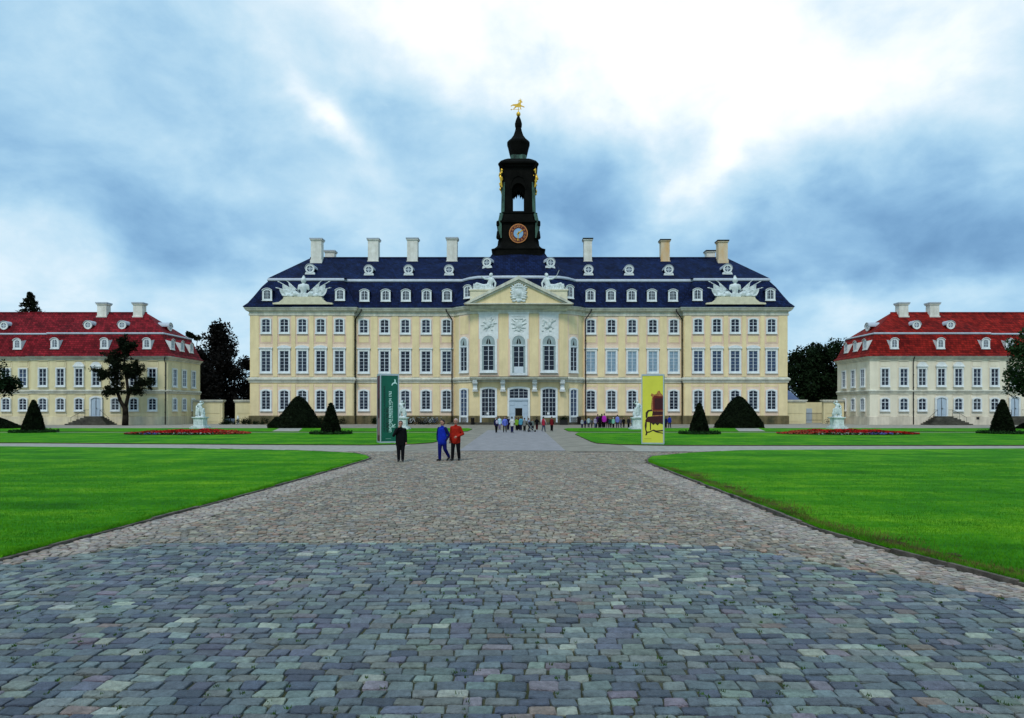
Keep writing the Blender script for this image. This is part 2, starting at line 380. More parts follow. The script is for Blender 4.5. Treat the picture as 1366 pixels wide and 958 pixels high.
def dormer(parent, loc, rz, w, h, depth, rm, white=True, rows=3, flare=0.0):
    """arched dormer: white front, cheeks, roof-coloured hood; loc is the foot of its front"""
    k = ('dorm', w, h, depth, rm.name, flare)
    if k not in MC:
        b = MB(); W_, H_ = w + .42, h + .38
        o_ = outline(W_, H_, .34, 8); b.prism(o_, 0, depth, 1)
        b.ring(outline(w, h, .22, 8, .2), outline(W_ + .02, H_ + .01, .34, 8, -.01), -.10, -.002, 0)
        if flare:                                                   # white cheeks that splay back into the roof
            for sx in (-1, 1):
                x = sx * (W_ / 2 + .012); x2 = sx * (W_ / 2 + .012 + flare)
                pts = [(x, 0, .02), (x, 0, H_ - .3), (x2, depth * .62, H_ - .12), (x, depth * .15, .02)]
                b.face(pts if sx > 0 else pts[::-1], 0)
                b.face([(x, -.01, H_ - .3), (x2, depth * .62, H_ - .12), (0, depth * .62, H_ + .06), (0, -.01, H_ + .04)][::(1 if sx < 0 else -1)], 1)
        b.box(-W_ / 2 - .05, W_ / 2 + .05, -.16, -.004, -.06, .07, 0)
        hood = outline(W_ + .16, H_ + .08, .35, 8)[2:]; inn = outline(W_ + .03, H_ + .012, .34, 8)[2:]
        n = len(hood); ia = [b.pt((x, -.2, z)) for x, z in inn]; oa = [b.pt((x, -.2, z)) for x, z in hood]
        ib = [b.pt((x, depth, z)) for x, z in inn]; ob = [b.pt((x, depth, z)) for x, z in hood]
        for i in range(n - 1):
            b.fi((ia[i], ia[i + 1], oa[i + 1], oa[i])[::-1], 0); b.fi((oa[i], oa[i + 1], ob[i + 1], ob[i])[::-1], 1); b.fi((ia[i], ib[i], ib[i + 1], ia[i + 1])[::-1], 1)
        MC[k] = b.mesh('dormer', [M_white, rm])
    o = link('dormer', MC[k], parent, loc, rz)
    link('window', pane_mesh(w, h, .22, M_glass), o, (0, -.03, .2), local=True)
    link('sash', sash_mesh(w, h, .22, rows), o, (0, -.03, .2), local=True)
    return o
def circ(r, n=20, cz=0.0, cx=0.0): return [(cx + r * math.cos(2 * math.pi * i / n), cz + r * math.sin(2 * math.pi * i / n)) for i in range(n)]
def oxeye(parent, loc, rz, r, depth, rm, base=True):
    """round ox-eye dormer with a white ring and a small curved hood"""
    k = ('ox', r, depth, rm.name, base)
    if k not in MC:
        b = MB(); R_ = r + .22
        b.prism(circ(R_ + .02, 20, R_), 0, depth, 1)
        b.ring(circ(r, 20, R_), circ(R_ + .03, 20, R_), -.14, -.003, 0)
        if base:
            b.prism([(-R_ - .10, -.2), (R_ + .10, -.2), (R_ - .02, .15), (-R_ + .02, .15)], -.10, depth * .5, 0)
        ia = circ(R_ + .035, 20, R_)[0:11]; oa = circ(R_ + .10, 20, R_)[0:11]
        A = [b.pt((x, -.22, z)) for x, z in ia]; B = [b.pt((x, -.22, z)) for x, z in oa]; D = [b.pt((x, depth, z)) for x, z in oa]
        for i in range(10): b.fi((A[i], B[i], B[i + 1], A[i + 1])[::-1], 2); b.fi((B[i], D[i], D[i + 1], B[i + 1])[::-1], 2)
        MC[k] = b.mesh('ox_eye_dormer', [M_white, rm, M_lead])
        b = MB(); b.prism(circ(r, 20, R_), -.05, .02); MC[k + ('p',)] = b.mesh('pane', [M_glassm])
        b = MB(); b.box(-.045, .045, -.10, -.055, R_ - r, R_ + r); b.box(-r, r, -.097, -.056, R_ - .04, R_ + .04)
        b.ring(circ(r * .5, 14, R_), circ(r * .5 + .05, 14, R_), -.093, -.057); MC[k + ('s',)] = b.mesh('sash', [M_sash])
    o = link('ox_eye_dormer', MC[k], parent, loc, rz)
    link('window', MC[k + ('p',)], o, local=True); link('sash', MC[k + ('s',)], o, local=True)
    return o
def chimney(parent, x, y, z0, z1, w, d, m=None, capm=None):
    b = MB(); b.box(x - w / 2, x + w / 2, y - d / 2, y + d / 2, z0, z1 - .35, 0)
    b.box(x - w / 2 - .1, x + w / 2 + .1, y - d / 2 - .1, y + d / 2 + .1, z0, z0 + .75, 0)
    b.box(x - w / 2 - .12, x + w / 2 + .12, y - d / 2 - .12, y + d / 2 + .12, z1 - .35, z1 - .18, 0)
    b.box(x - w / 2 - .19, x + w / 2 + .19, y - d / 2 - .19, y + d / 2 + .19, z1 - .18, z1, 1)
    return build(b, 'chimney', [m or M_chimw, capm or M_lead], parent)
def downpipe(parent, pts, r=.085):
    b = MB(); b.path(pts, r, 8)
    p, q = pts[-2], pts[-1]
    for k in range(1, 5):
        z = q[2] + (p[2] - q[2]) * k / 5
        if abs(p[2] - q[2]) > 4: b.tube((q[0], q[1], z - .06), (q[0], q[1], z + .06), r * 1.35, None, 8)
    return build(b, 'downpipe', M_pipe, parent, True)
# ------------------------------------------------------------------ THE PALACE
palace = thing('palace', 'long yellow baroque palace with dark blue mansard roof and clock tower behind the forecourt', 'palace', (0, 100, 0))
half = [(9.4, 100.0), (8.6, 98.95), (7.0, 97.8), (6.4, 97.52), (2.2, 97.2)]
YW, YP, XP, XE = 100.0, 99.2, 24.0, 39.05
plan = [(-XE, 115.0), (-XE, YP), (-XP, YP), (-XP, YW)] + [(-x, y) for x, y in half] + half[::-1] + [(XP, YW), (XP, YP), (XE, YP), (XE, 115.0)]
ZE = 16.95
PAV = [355.1, 379.5, 403.6, 428.0, 452.8]; WNG = [485.4, 513.2, 540.8, 568.4, 595.9]
pavx = [PX(p, YP) for p in PAV]; wngx = [PX(p, YW) for p in WNG]
# walls: masonry with the flat pilaster strips, bay fields and spandrel panels of its render
b = MB()
rings = [[b.pt((x, y, z)) for x, y in plan] for z in (0, ZE)]
for i in range(len(plan) - 1): b.fi((rings[0][i], rings[0][i + 1], rings[1][i + 1], rings[1][i]))
b.face([(XE, 115, 0), (-XE, 115, 0), (-XE, 115, ZE), (XE, 115, ZE)])
b.fi(rings[1])
def bays(xs, Y, x0, x1):
    for x in xs:
        for z0, z1 in ((1.27, 5.85), (6.9, 15.75)):
            b.box(x - 1.02, x + 1.02, Y - .03, Y + .05, z0, z1, 1)
        b.box(x - .93, x + .93, Y - .055, Y + .05, 11.75, 13.02, 2)
        b.box(x - .72, x + .72, Y - .08, Y + .05, 11.95, 12.82, 0)
        b.box(x - .86, x + .86, Y - .05, Y + .05, 5.46, 5.75, 0)
    edges = [x0] + [(p + q) / 2 for p, q in zip(xs, xs[1:])] + [x1]
    for i, e in enumerate(edges):
        lo = e + .1 if i == 0 else xs[i - 1] + 1.02
        hi = e - .1 if i == len(edges) - 1 else xs[i] - 1.02
        lo, hi = (lo, hi) if lo < hi else (hi, lo)
        for z0, z1 in ((1.27, 5.85), (6.9, 15.75)):
            b.box(lo, hi, Y - .11, Y + .05, z0, z1, 0)
for s in (-1, 1):
    P_ = sorted(s * -x for x in pavx); Q_ = sorted(s * -x for x in wngx)
    if s < 0: bays(P_, YP, -XE, -XP); bays(Q_, YW, -XP, -9.4)
    else: bays(P_, YP, XP, XE); bays(Q_, YW, 9.4, XP)
# the bow: facets with their own fields
def facet(p, q):
    p, q = Vector(p), Vector(q); d = q - p; return (p + q) / 2, math.atan2(d.y, d.x), d.length
bow = [(-x, y) for x, y in half] + half[::-1]
def on(mid, rz): return Matrix.Translation((mid[0], mid[1], 0)) @ Matrix.Rotation(rz, 4, 'Z')
front3 = []
for s in (-1, 1):
    m_, rz, ln = facet(*(((-6.4, 97.52), (-2.2, 97.2)) if s < 0 else ((2.2, 97.2), (6.4, 97.52)))); front3.append((m_, rz, 1.42, False))
front3.append((Vector((0, 97.2)), 0.0, 1.45, True))
sides = []
for s in (-1, 1):
    m_, rz, ln = facet(*(((-8.6, 98.95), (-7.0, 97.8)) if s < 0 else ((7.0, 97.8), (8.6, 98.95)))); sides.append((m_, rz))
for m_, rz, hw, mid in front3:
    b.M = on(m_, rz)
    b.box(-hw - .06, hw + .06, -.05, .05, 6.9, 15.95, 2)
    b.box(-hw, hw, -.075, .05, 7.0, 15.85, 1)
    b.box(-hw + .04, hw - .04, -.10, .05, 12.2, 15.75, 3)
    b.box(-hw - .05, hw + .05, -.16, .05, 15.78, 15.98, 3)
    b.box(-hw, hw, -.05, .05, 1.27, 6.0, 0)
for m_, rz in sides:
    b.M = on(m_, rz)
    b.box(-.98, .98, -.05, .05, 6.9, 15.85, 1); b.box(-.80, .80, -.08, .05, 13.0, 15.6, 0)
b.M = None
build(b, 'wall', [M_yel, M_pink, M_pinkf, M_white], palace)
# plinth, belt course, main cornice
b = MB(); front = plan
sweep(b, front, [(-.05, 0), (.16, 0), (.16, 1.16), (.10, 1.26), (-.05, 1.26)]); build(b, 'plinth', M_plin, palace)
b = MB(); sweep(b, front, [(-.05, 6.05), (.13, 6.05), (.16, 6.32), (.30, 6.40), (.34, 6.62), (.13, 6.80), (-.05, 6.86)]); build(b, 'belt_course', M_corn, palace)
b = MB(); sweep(b, front, [(-.05, 15.80), (.14, 15.80), (.16, 16.02), (.10, 16.06), (.10, 16.30), (.28, 16.40), (.48, 16.52), (.58, 16.72), (.66, 16.80), (.66, 16.93), (-.05, 16.98)]); build(b, 'cornice', M_corn, palace)
# roof: lower mansard slope swept round the plan, pale band at the break, upper hips
b = MB(); sweep(b, plan, [(.60, 16.95), (.76, 16.97), (.74, 17.06), (.22, 17.62), (-.45, 18.75), (-1.25, 20.2), (-2.12, 21.42), (-2.5, 21.42)], cap=False)
def hip(b, x0, x1, y0, y1, z0, xt0, xt1, yr, z1, m=0):
    a = [b.pt(p) for p in ((x0, y0, z0), (x1, y0, z0), (x1, y1, z0), (x0, y1, z0), (xt0, yr, z1), (xt1, yr, z1))]
    for q in ((0, 1, 5, 4), (1, 2, 5), (2, 3, 4, 5), (3, 0, 4)): b.fi([a[i] for i in q], m)
ZB = 21.62
hip(b, -37.1, 37.1, YW + 2.0, 112.8, ZB, -32.6, 32.6, 107.5, 26.0)
for s in (-1, 1):
    x0, x1 = sorted((s * 37.15, s * 25.6)); t0, t1 = sorted((s * 32.6, s * 30.2))
    a = [b.pt(p) for p in ((x0, YP + 1.98, ZB), (x1, YP + 1.98, ZB), (x1, 107.6, ZB), (x0, 107.6, ZB), (t0, 107.4, 26.03), (t1, 107.4, 26.03))]
    for q in ((0, 1, 5, 4), (1, 2, 5), (3, 0, 4)): b.fi([a[i] for i in q])
bo = offset(bow, -2.0)
lo = [b.pt((x, y, ZB + .03)) for x, y in bo]; hi = [b.pt((x * .55, 101.4 + (y - bo[4][1]) * .45, 25.0)) for x, y in bo]; tp = [b.pt((x * .45, 102.6 + (y - bo[4][1]) * .3, 26.4)) for x, y in bo]
for A, B in ((lo, hi), (hi, tp)):
    for i in range(len(bo) - 1): b.fi((A[i], A[i + 1], B[i + 1], B[i]))
roof = build(b, 'roof', M_slate, palace)
b = MB(); sweep(b, plan, [(-2.25, 21.16), (-1.86, 21.18), (-1.80, 21.34), (-1.92, 21.60), (-2.4, 21.63)]); build(b, 'roof_band', M_lead, palace)
b = MB(); sweep(b, [(-32.8, 107.45), (32.8, 107.45)], [(-.14, 25.92), (.14, 25.92), (.08, 26.12), (-.08, 26.12)]); build(b, 'ridge_cap', M_slate, palace)
# windows of wings and pavilions
gl = lambda: rw.choice((M_glass, M_glass, M_glassd, M_glassd, M_glasse))
rw = random.Random(77)
M_glassd = mat('dusky_glass', (.014, .020, .040), .14, .5, 1.3, col2=(.004, .006, .012), spec=.4)
M_glasse = mat('glass_before_drapes', (.010, .013, .022), .14, .5, 1.5, col2=(.030, .031, .036), spec=.4, stretch=(2.5, 2.5, .25))
for s in (-1, 1):
    for kind, xs, Y in (('pav', pavx, YP), ('wng', wngx, YW)):
        for i, x0 in enumerate(xs):
            x = -s * x0 if s > 0 else x0
            window(palace, (x, Y - .02, 13.36), 0, 1.18, 1.92, .16, .19, rows=4, split=2, gm=gl())
            hat = 'arch' if kind == 'pav' and i in (1, 2, 3) else 'flat'
            g2 = (M_glassb if kind == 'wng' else M_glassm) if s > 0 else gl()
            window(palace, (x, Y - .02, 7.66), 0, 1.30, 3.0, 0, .22, rows=6, hat=hat, gm=g2, split=4)
            window(palace, (x, Y - .02, 2.17), 0, 1.24, 2.74, .2, .21, rows=6, split=4, gm=gl())
# bow windows
def tympanum(mat4, w, h, parent):
    b = MB(); pass
for m_, rz, hw, mid in front3:
    d = Vector((math.sin(rz), -math.cos(rz), 0))
    base = Vector((m_[0], m_[1], 0)) + d * .10
    w_ = window(palace, tuple(base + Vector((0, 0, 7.72 if not mid else 7.3))), rz, 1.86, 4.95 if not mid else 5.37, .93, .30, rows=7, split=5, sill=not mid)
    b = MB(); zt = 3.55 if not mid else 3.97                     # grey-green arched head with drapery opening above the casement
    o_ = [p for p in outline(1.84, 4.94 if not mid else 5.36, .92, 12) if p[1] > zt]
    o_ = [(-.92, zt), (.92, zt)] + o_
    b.prism(o_, -.095, -.03, 0)
    for sx in (-1, 1): b.prism([(sx * .08, zt + .2), (sx * .34, zt + .25), (sx * .22, zt + .75), (sx * .05, zt + 1.05)][::sx], -.11, -.09, 1)
    b.box(-1.0, 1.0, -.17, -.02, zt - .08, zt + .06, 2)
    for sx in (-1, 1): b.box(sx * .92 if sx < 0 else .68, -.68 if sx < 0 else .92, -.09, -.03, .05, zt - .08, 0)
    if mid: b.box(-.66, .66, -.12, -.03, .02, .95, 2)
    build(b, 'arched_head', [M_tymp, M_dark, M_sash], w_, local=True)
    if not mid:
        w2 = window(palace, tuple(base - d * .05 + Vector((0, 0, 1.24))), rz, 1.96, 3.9, .22, .24, rows=6, cols=2, split=4, sill=False)
        b = MB(); b.box(-.98, .98, -.06, .06, -1.0, 0, 0); b.box(-1.22, -.98, -.14, .06, -1.0, -.15, 0); b.box(.98, 1.22, -.14, .06, -1.0, -.15, 0)
        for sx in (-1, 1): b.box(sx * .49 - .36, sx * .49 + .36, -.09, -.05, -.85, -.15, 0)
        b.box(-.28, .08, -.10, -.071, .2, .5, 1)
        build(b, 'door_panel', [M_sash, M_white], w2, local=True)
for m_, rz in sides:
    d = Vector((math.sin(rz), -math.cos(rz), 0)); base = Vector((m_[0], m_[1], 0)) + d * .10
    w_ = window(palace, tuple(base + Vector((0, 0, 7.70))), rz, 1.18, 4.7, .59, .26, rows=7, split=5)
    b = MB(); zt = 3.5; o_ = [(-.58, zt), (.58, zt)] + [p for p in outline(1.16, 4.69, .58, 12) if p[1] > zt]
    b.prism(o_, -.095, -.03, 0); b.box(-.7, .7, -.17, -.02, zt - .08, zt + .06, 1); b.prism([(-.2, zt + .2), (.1, zt + .2), (0, zt + .9)], -.11, -.09, 2)
    build(b, 'arched_head', [M_tymp, M_sash, M_dark], w_, local=True)
    w2 = window(palace, tuple(base + Vector((0, 0, 1.24))), rz, 1.18, 3.8, .18, .22, rows=6, split=4, gm=M_glassm, sill=False)
    b = MB(); b.box(-.59, .59, -.06, .06, -1.0, 0, 0); b.box(-.81, -.59, -.14, .06, -1.0, -.15, 0); b.box(.59, .81, -.14, .06, -1.0, -.15, 0)
    build(b, 'door_panel', [M_sash], w2, local=True)
# portal
pw = window(palace, (0, 97.1, 3.74), 0, 2.66, 1.42, .22, .26, rows=3, cols=2, sill=False)
b = MB(); y = 97.05
b.box(-1.6, -1.33, y - .10, y + .2, .3, 3.5, 1); b.box(1.33, 1.6, y - .10, y + .2, .3, 3.5, 1)
b.box(-1.33, 1.33, y - .12, y + .2, 3.42, 3.72, 0)
b.box(-1.33, -.50, y, y + .2, .3, 3.42, 0); b.box(.50, 1.33, y, y + .2, .3, 3.42, 0); b.box(-.50, .50, y, y + .2, 2.35, 3.42, 0)
for sx in (-1, 1):
    for z0, z1 in ((.5, 1.4), (1.55, 2.6), (2.75, 3.3)): b.box(sx * .92 - .32, sx * .92 + .32, y - .04, y, z0, z1, 0)
dr = build(b, 'door', [M_door, M_white], palace)
b = MB(); b.box(-.50, .50, y + .06, y + .2, .3, 2.35); build(b, 'doorway', M_dark, dr)
b = MB(); sweep(b, [(-9.3, 100.0)] + bow[1:-1] + [(9.3, 100.0)], [(0, .32), (1.0, .32), (1.0, .17), (1.4, .17), (1.4, .0)], cap=True); build(b, 'entrance_step', M_step, palace)
# balcony on four brackets
b = MB(); bp = [(-6.9, 97.6), (-6.75, 96.35), (-2.3, 95.9), (2.3, 95.9), (6.75, 96.35), (6.9, 97.6)]
b.slab(bp, 6.42, 6.62, 0); b.slab(offset(bp, .12), 6.62, 6.74, 0); b.slab(offset(bp, .14), 6.742, 6.80, 1)
bal = build(b, 'balcony', [M_corn, M_pipe], palace)
for x in (-6.2, -2.25, 2.25, 6.2):
    yf = 97.25 if abs(x) < 3 else 97.45
    b = MB(); b.box(x - .3, x + .3, yf - 1.0, yf, 6.1, 6.42); b.prism([(x - .26, 5.0), (x + .26, 5.0), (x + .3, 6.1), (x - .3, 6.1)], yf - .55, yf)
    b.tube((x - .34, yf - .72, 5.95), (x + .34, yf - .72, 5.95), .2, None, 12); b.tube((x - .32, yf - .5, 5.0), (x + .32, yf - .5, 5.0), .17, None, 12); b.box(x - .42, x + .42, yf - .6, yf, 4.72, 4.84)
    build(b, 'bracket', M_white, bal)
# pediment with coat of arms
b = MB(); yf = 96.2
b.prism([(-7.1, 17.0), (7.1, 17.0), (0, 20.55)], yf + .1, 100.5, 0)
for sx in (-1, 1):
    pts = [(0, 20.45), (0, 20.95), (sx * 7.75, 17.05), (sx * 7.2, 16.98)]
    b.prism(pts[::sx] if sx < 0 else pts[::-1], yf - .35, 100.4, 1)
    pts = [(0, 20.15), (0, 20.44), (sx * 7.1, 17.0), (sx * 6.6, 17.0)]
    b.prism(pts[::sx] if sx < 0 else pts[::-1], yf - .1, yf + .3, 1)
b.box(-7.5, 7.5, yf - .36, yf + .4, 16.96, 17.1, 1)
ped = build(b, 'pediment', [M_yel, M_corn], palace)
def relief(kind, x, y, z, sc):
    b = MB()
    if kind == 'arms':
        b.ell((0, 0, 0), (.62, .22, .8)); b.ell((0, -.12, .05), (.36, .2, .5)); b.box(-.5, .5, -.2, .1, .75, .9)
        for k in range(-2, 3): b.ell((k * .26, -.08, 1.05 + .12 * (k % 2)), (.11, .12, .26))
        b.ell((0, -.05, 1.3), .14)
        for sx in (-1, 1):
            for a in range(7):
                t_ = -1.3 + a * .42; b.cap((sx * .6 * math.cos(t_ * .6), 0, t_ * .5), (sx * (1.0 + .12 * (a % 2)), -.05, t_ * .72 + .2), .15, .10)
            b.ell((sx * .75, -.05, -1.05), (.22, .15, .16)); b.cap((sx * .2, 0, -.9), (sx * .7, -.05, -1.15), .14, .1)
        b.ell((0, -.05, -1.05), (.3, .2, .25))
    elif kind == 'shield':
        b.ell((0, -.02, 0), (.48, .16, .55)); b.box(-.5, .5, -.1, .1, .58, .7); b.box(-.85, .85, -.06, .1, .84, .92)
        for sx in (-1, 1):
            b.cap((sx * .45, 0, .35), (sx * .8, 0, .6), .12, .07); b.cap((sx * .45, 0, 0), (sx * .85, 0, .1), .13, .09); b.cap((sx * .35, 0, -.4), (sx * .75, 0, -.45), .12, .08)
            b.cap((sx * .1, 0, -.55), (sx * .55, 0, -.8), .09, .06)
        b.ell((0, 0, -.75), (.2, .12, .15))
    else:                                                           # crossed trophies
        rr = random.Random(kind)
        for k in range(9):
            a = rr.uniform(0, math.pi); r_ = rr.uniform(.55, .9)
            b.cap((-r_ * math.cos(a), rr.uniform(-.04, .04), -r_ * math.sin(a)), (r_ * math.cos(a), -.04, r_ * math.sin(a)), .05, .08)
        b.ell((0, -.05, 0), (.3, .15, .4)); b.ell((.2, -.06, .3), (.2, .12, .2)); b.ell((-.25, -.06, -.35), (.25, .12, .18))
        for k in range(10): b.ell((rr.uniform(-.8, .8), 0, rr.uniform(-.8, .8)), (rr.uniform(.08, .2), .08, rr.uniform(.06, .14)))
    me = remesh(b, 'relief', .045, [M_stat], 1); me.transform(Matrix.Scale(sc, 4)); return me
o = link('coat_of_arms', relief('arms', 0, 0, 0, 1.02), ped, (0, yf + .05, 18.55))
for (m_, rz, hw, mid), k in zip(front3, ('lances', 'arrows', 'shield')):
    d = Vector((math.sin(rz), -math.cos(rz), 0)); p = Vector((m_[0], m_[1], 14.3)) + d * .1
    link('relief_panel', relief(k if mid else k, 0, 0, 0, 1.22), palace, tuple(p), rz)
# dormers
zl, zu = 17.95, 22.55
for s in (-1, 1):
    for px in (486.6, 514.8, 541.7, 569.3, 596.5): dormer(palace, (s * -PX(px, YW), YW - .12, zl), 0, .98, 1.38, 2.2, M_slate)
    for px in (357, 454): dormer(palace, (s * -PX(px, YP), YP - .12, zl), 0, .98, 1.38, 2.2, M_slate)
    dormer(palace, (s * 7.25, 97.65, zl + .1), s * R(33), .98, 1.5, 2.2, M_slate)
    for px, Y in ((492, 102.9), (545, 102.9), (599, 102.9), (413.6, 102.2)): oxeye(palace, (s * -PX(px, Y), Y, zu), 0, .44, 1.8, M_slate)
    oxeye(palace, (s * 4.65, 100.35, 23.1), s * R(22), .44, 1.6, M_slate)
# chimneys
for px, w, top, y_, m in ((423.3, 1.62, 319, 106.4, M_chimw), (441, 1.5, 335, 110.5, M_chimw), (498.8, 1.62, 319, 107.3, M_chimw), (550.8, 1.62, 318.5, 107.3, M_chimw), (603.4, 1.62, 318, 107.3, M_chimw),
                       (783.8, 1.25, 319, 107.3, M_chimw), (886.5, 1.35, 320.5, 107.3, M_chimo), (963, 1.45, 321.5, 106.4, M_chimo), (947, 1.35, 335, 110.5, M_chimw)):
    chimney(palace, PX(px, y_), y_, 24.6, PZ(top, y_), w, 1.3, m, M_lead if px < 690 else M_pipe)
# downpipes
for s in (-1, 1):
    downpipe(palace, [(s * 22.9, YW - .7, 16.75), (s * 22.95, YW - .65, 16.4), (s * 23.85, YW - .18, 15.4), (s * 23.85, YW - .30, .1)])
    downpipe(palace, [(s * 10.6, YW - .7, 16.75), (s * 10.5, YW - .6, 16.4), (s * 9.75, YW - .25, 15.3), (s * 9.75, YW - .40, .1)])
# ------------------------------------------------------------------ clock tower (part of the palace)
TX, TY = -0.05, 105.6
def chsq(a, c, z):                                                   # square with chamfered corners
    k = a - c
    return [(TX + x, TY + y, z) for x, y in ((-k, -a), (k, -a), (a, -k), (a, k), (k, a), (-k, a), (-a, k), (-a, -k))]
def loft(b, prof, m=0, cap=True):
    rs = [[b.pt(p) for p in chsq(a, c, z)] for a, c, z in prof]
    for A, B in zip(rs, rs[1:]):
        for i in range(8): j = (i + 1) % 8; b.fi((A[i], A[j], B[j], B[i]), m)
    if cap: b.fi(rs[0][::-1], m); b.fi(rs[-1], m)
b = MB()
loft(b, [(4.05, .8, 24.6), (4.05, .8, 25.3), (3.95, .8, 25.35), (3.95, .8, 26.0), (4.05, .8, 26.05), (4.05, .8, 26.2), (3.7, .8, 26.3), (3.25, .75, 26.75), (3.08, .7, 27.1), (3.02, .7, 27.4), (3.0, .7, 30.0), (3.3, .8, 30.15), (3.3, .8, 30.4), (2.95, .7, 30.5), (2.95, .7, 31.5), (3.1, .7, 31.6), (3.1, .7, 31.75)])
a = 2.45                                                             # belfry: four piers and four arched heads
for sx in (-1, 1):
    for sy in (-1, 1):
        x0, x1 = sorted((sx * 1.08, sx * a)); y0, y1 = sorted((sy * 1.08, sy * a))
        b.box(TX + x0, TX + x1, TY + y0, TY + y1, 31.75, 38.7)
for rz in (0, 90, 180, 270):
    b.M = Matrix.Translation((TX, TY, 0)) @ Matrix.Rotation(R(rz), 4, 'Z')
    ar = [(x, z) for x, z in outline(2.16, 4.4, 1.08, 12, 31.75) if z > 34.9]
    b.prism([(1.1, 38.7)] + [(-1.1, 38.7), (-1.1, ar[-1][1])][:1] + ar[::-1], -a + .02, -a + .5)
    b.prism([(1.08, 38.6), (-1.08, 38.6), (-1.08, 34.9), (-.92, 35.0), (-.75, 34.72), (-.5, 35.2), (-.3, 34.85), (-.12, 35.5), (0, 35.15), (.12, 35.5), (.3, 34.85), (.5, 35.2), (.75, 34.72), (.92, 35.0), (1.08, 34.9)], -1.4, -1.2)
    b.box(-1.08, -.90, -1.45, -1.2, 31.75, 35); b.box(.90, 1.08, -1.45, -1.2, 31.75, 35)
    b.box(-1.1, 1.1, -a + .05, -1.2, 31.7, 32.05)
    for sx in (-1, 1): b.prism([(sx * 1.3, 35.2), (sx * 1.4, 36.0), (sx * .9, 37.0), (0, 37.35), (0, 37.2), (sx * .8, 36.85), (sx * 1.22, 36.0), (sx * 1.15, 35.2)], -a - .1, -a + .05)
b.M = None
loft(b, [(2.7, .6, 38.5), (2.75, .6, 38.75), (3.15, .7, 38.9), (3.2, .7, 39.1), (2.9, .7, 39.5), (2.3, .6, 39.8), (1.6, .4, 39.95), (1.35, .3, 40.0)])
for sx in (-1, 1):                                                   # scrolled corner consoles
    for sy in (-1, 1):
        c = (TX + sx * 2.62, TY + sy * 2.62)
        b.cap((c[0], c[1], 35.6), (c[0] + sx * .12, c[1] + sy * .1, 37.2), .22, .34); b.cap((c[0] + sx * .1, c[1], 38.3), (c[0] + sx * .45, c[1] + sy * .3, 38.75), .3, .25)
        b.cap((TX + sx * 3.05, TY + sy * 2.9, 29.8), (TX + sx * 3.1, TY + sy * 3.0, 30.2), .28, .22); b.cap((TX + sx * 3.0, TY + sy * 2.9, 28.0), (TX + sx * 3.05, TY + sy * 2.9, 28.8), .35, .2)
tower = build(b, 'clock_tower', M_tower, palace)
for sx in (-1, 1):
    for sy in (-1, 1):
        b = MB()
        b.box(*sorted((TX + sx * 2.2, TX + sx * 2.72)), *sorted((TY + sy * 2.2, TY + sy * 2.72)), 31.0, 36.2)
        b.box(*sorted((TX + sx * 2.5, TX + sx * 3.02)), *sorted((TY + sy * 2.45, TY + sy * 3.03)), 30.5, 31.5)
        b.box(*sorted((TX + sx * 2.52, TX + sx * 3.04)), *sorted((TY + sy * 2.47, TY + sy * 3.05)), 27.9, 30.52)
        build(b, 'corner_pilaster', M_pat, tower)
b = MB(); loft(b, [(1.35, .4, 39.95), (1.3, .4, 40.75)]); build(b, 'lantern_neck', M_pat, tower)
b = MB(); b.lathe([(1.28, 40.6), (1.42, 40.8), (1.62, 41.5), (1.80, 42.2), (1.95, 42.6), (1.93, 42.85), (1.70, 43.1), (1.25, 43.45), (.85, 43.95), (.60, 44.6), (.48, 45.1), (.58, 45.3), (.62, 45.7), (.44, 46.3), (.22, 46.8), (.12, 47.0)], 12, (TX, TY), rot=R(15)); build(b, 'onion_dome', M_tower, tower)
rr = random.Random(3)
for sx in (-1, 1):
    for sy in (-1, 1):
        b = MB(); c = Vector((TX + sx * 2.78, TY + sy * 2.78, 36.6))
        for k in range(12): b.ell(c + Vector((sx * rr.uniform(-.28, .34), sy * rr.uniform(-.05, .25), rr.uniform(-.95, 1.35))), rr.uniform(.12, .26), 8, 6)
        b.cap(c + Vector((sx * -.1, sy * .2, -1.2)), c + Vector((sx * .15, sy * .25, .2)), .12, .2)
        for k in range(4): b.cap(c + Vector((0, 0, -.9 + k * .6)), c + Vector((0, 0, -.3 + k * .6)), .12, .12)
        link('gilded_ornament', remesh(b, 'gilded_ornament', .06, [M_gold], 1), tower)
# weather vane: a leaping stag over a ball, with its pole
b = MB(); b.ell((TX, TY, 47.2), .36, 14, 10); b.tube((TX, TY, 46.9), (TX, TY, 49.3), .06, .04)
st = [(-1.0, 48.2), (-.55, 48.35), (-.35, 48.3), (-.5, 47.95), (-.38, 47.9), (-.15, 48.3), (.35, 48.25), (.75, 47.95), (.85, 48.0), (.5, 48.4), (.95, 48.5), (1.25, 48.35), (1.3, 48.45), (.9, 48.68), (.3, 48.72), (-.1, 48.85), (-.2, 49.15), (-.05, 49.3), (-.22, 49.32), (-.3, 49.65), (-.36, 49.3), (-.6, 49.4), (-.42, 49.2), (-.62, 49.12), (-.68, 48.98), (-.45, 48.95), (-.4, 48.6), (-.6, 48.48), (-1.02, 48.32)]
b.M = Matrix.Translation((TX, TY, 0)); b.prism([(x * -1, z) for x, z in st], -.05, .05); b.M = None
b.tube((TX - 1.2, TY, 47.9), (TX + .2, TY, 47.9), .035); b.ell((TX - 1.2, TY, 47.9), .1)
build(b, 'weather_vane', M_gold, tower)
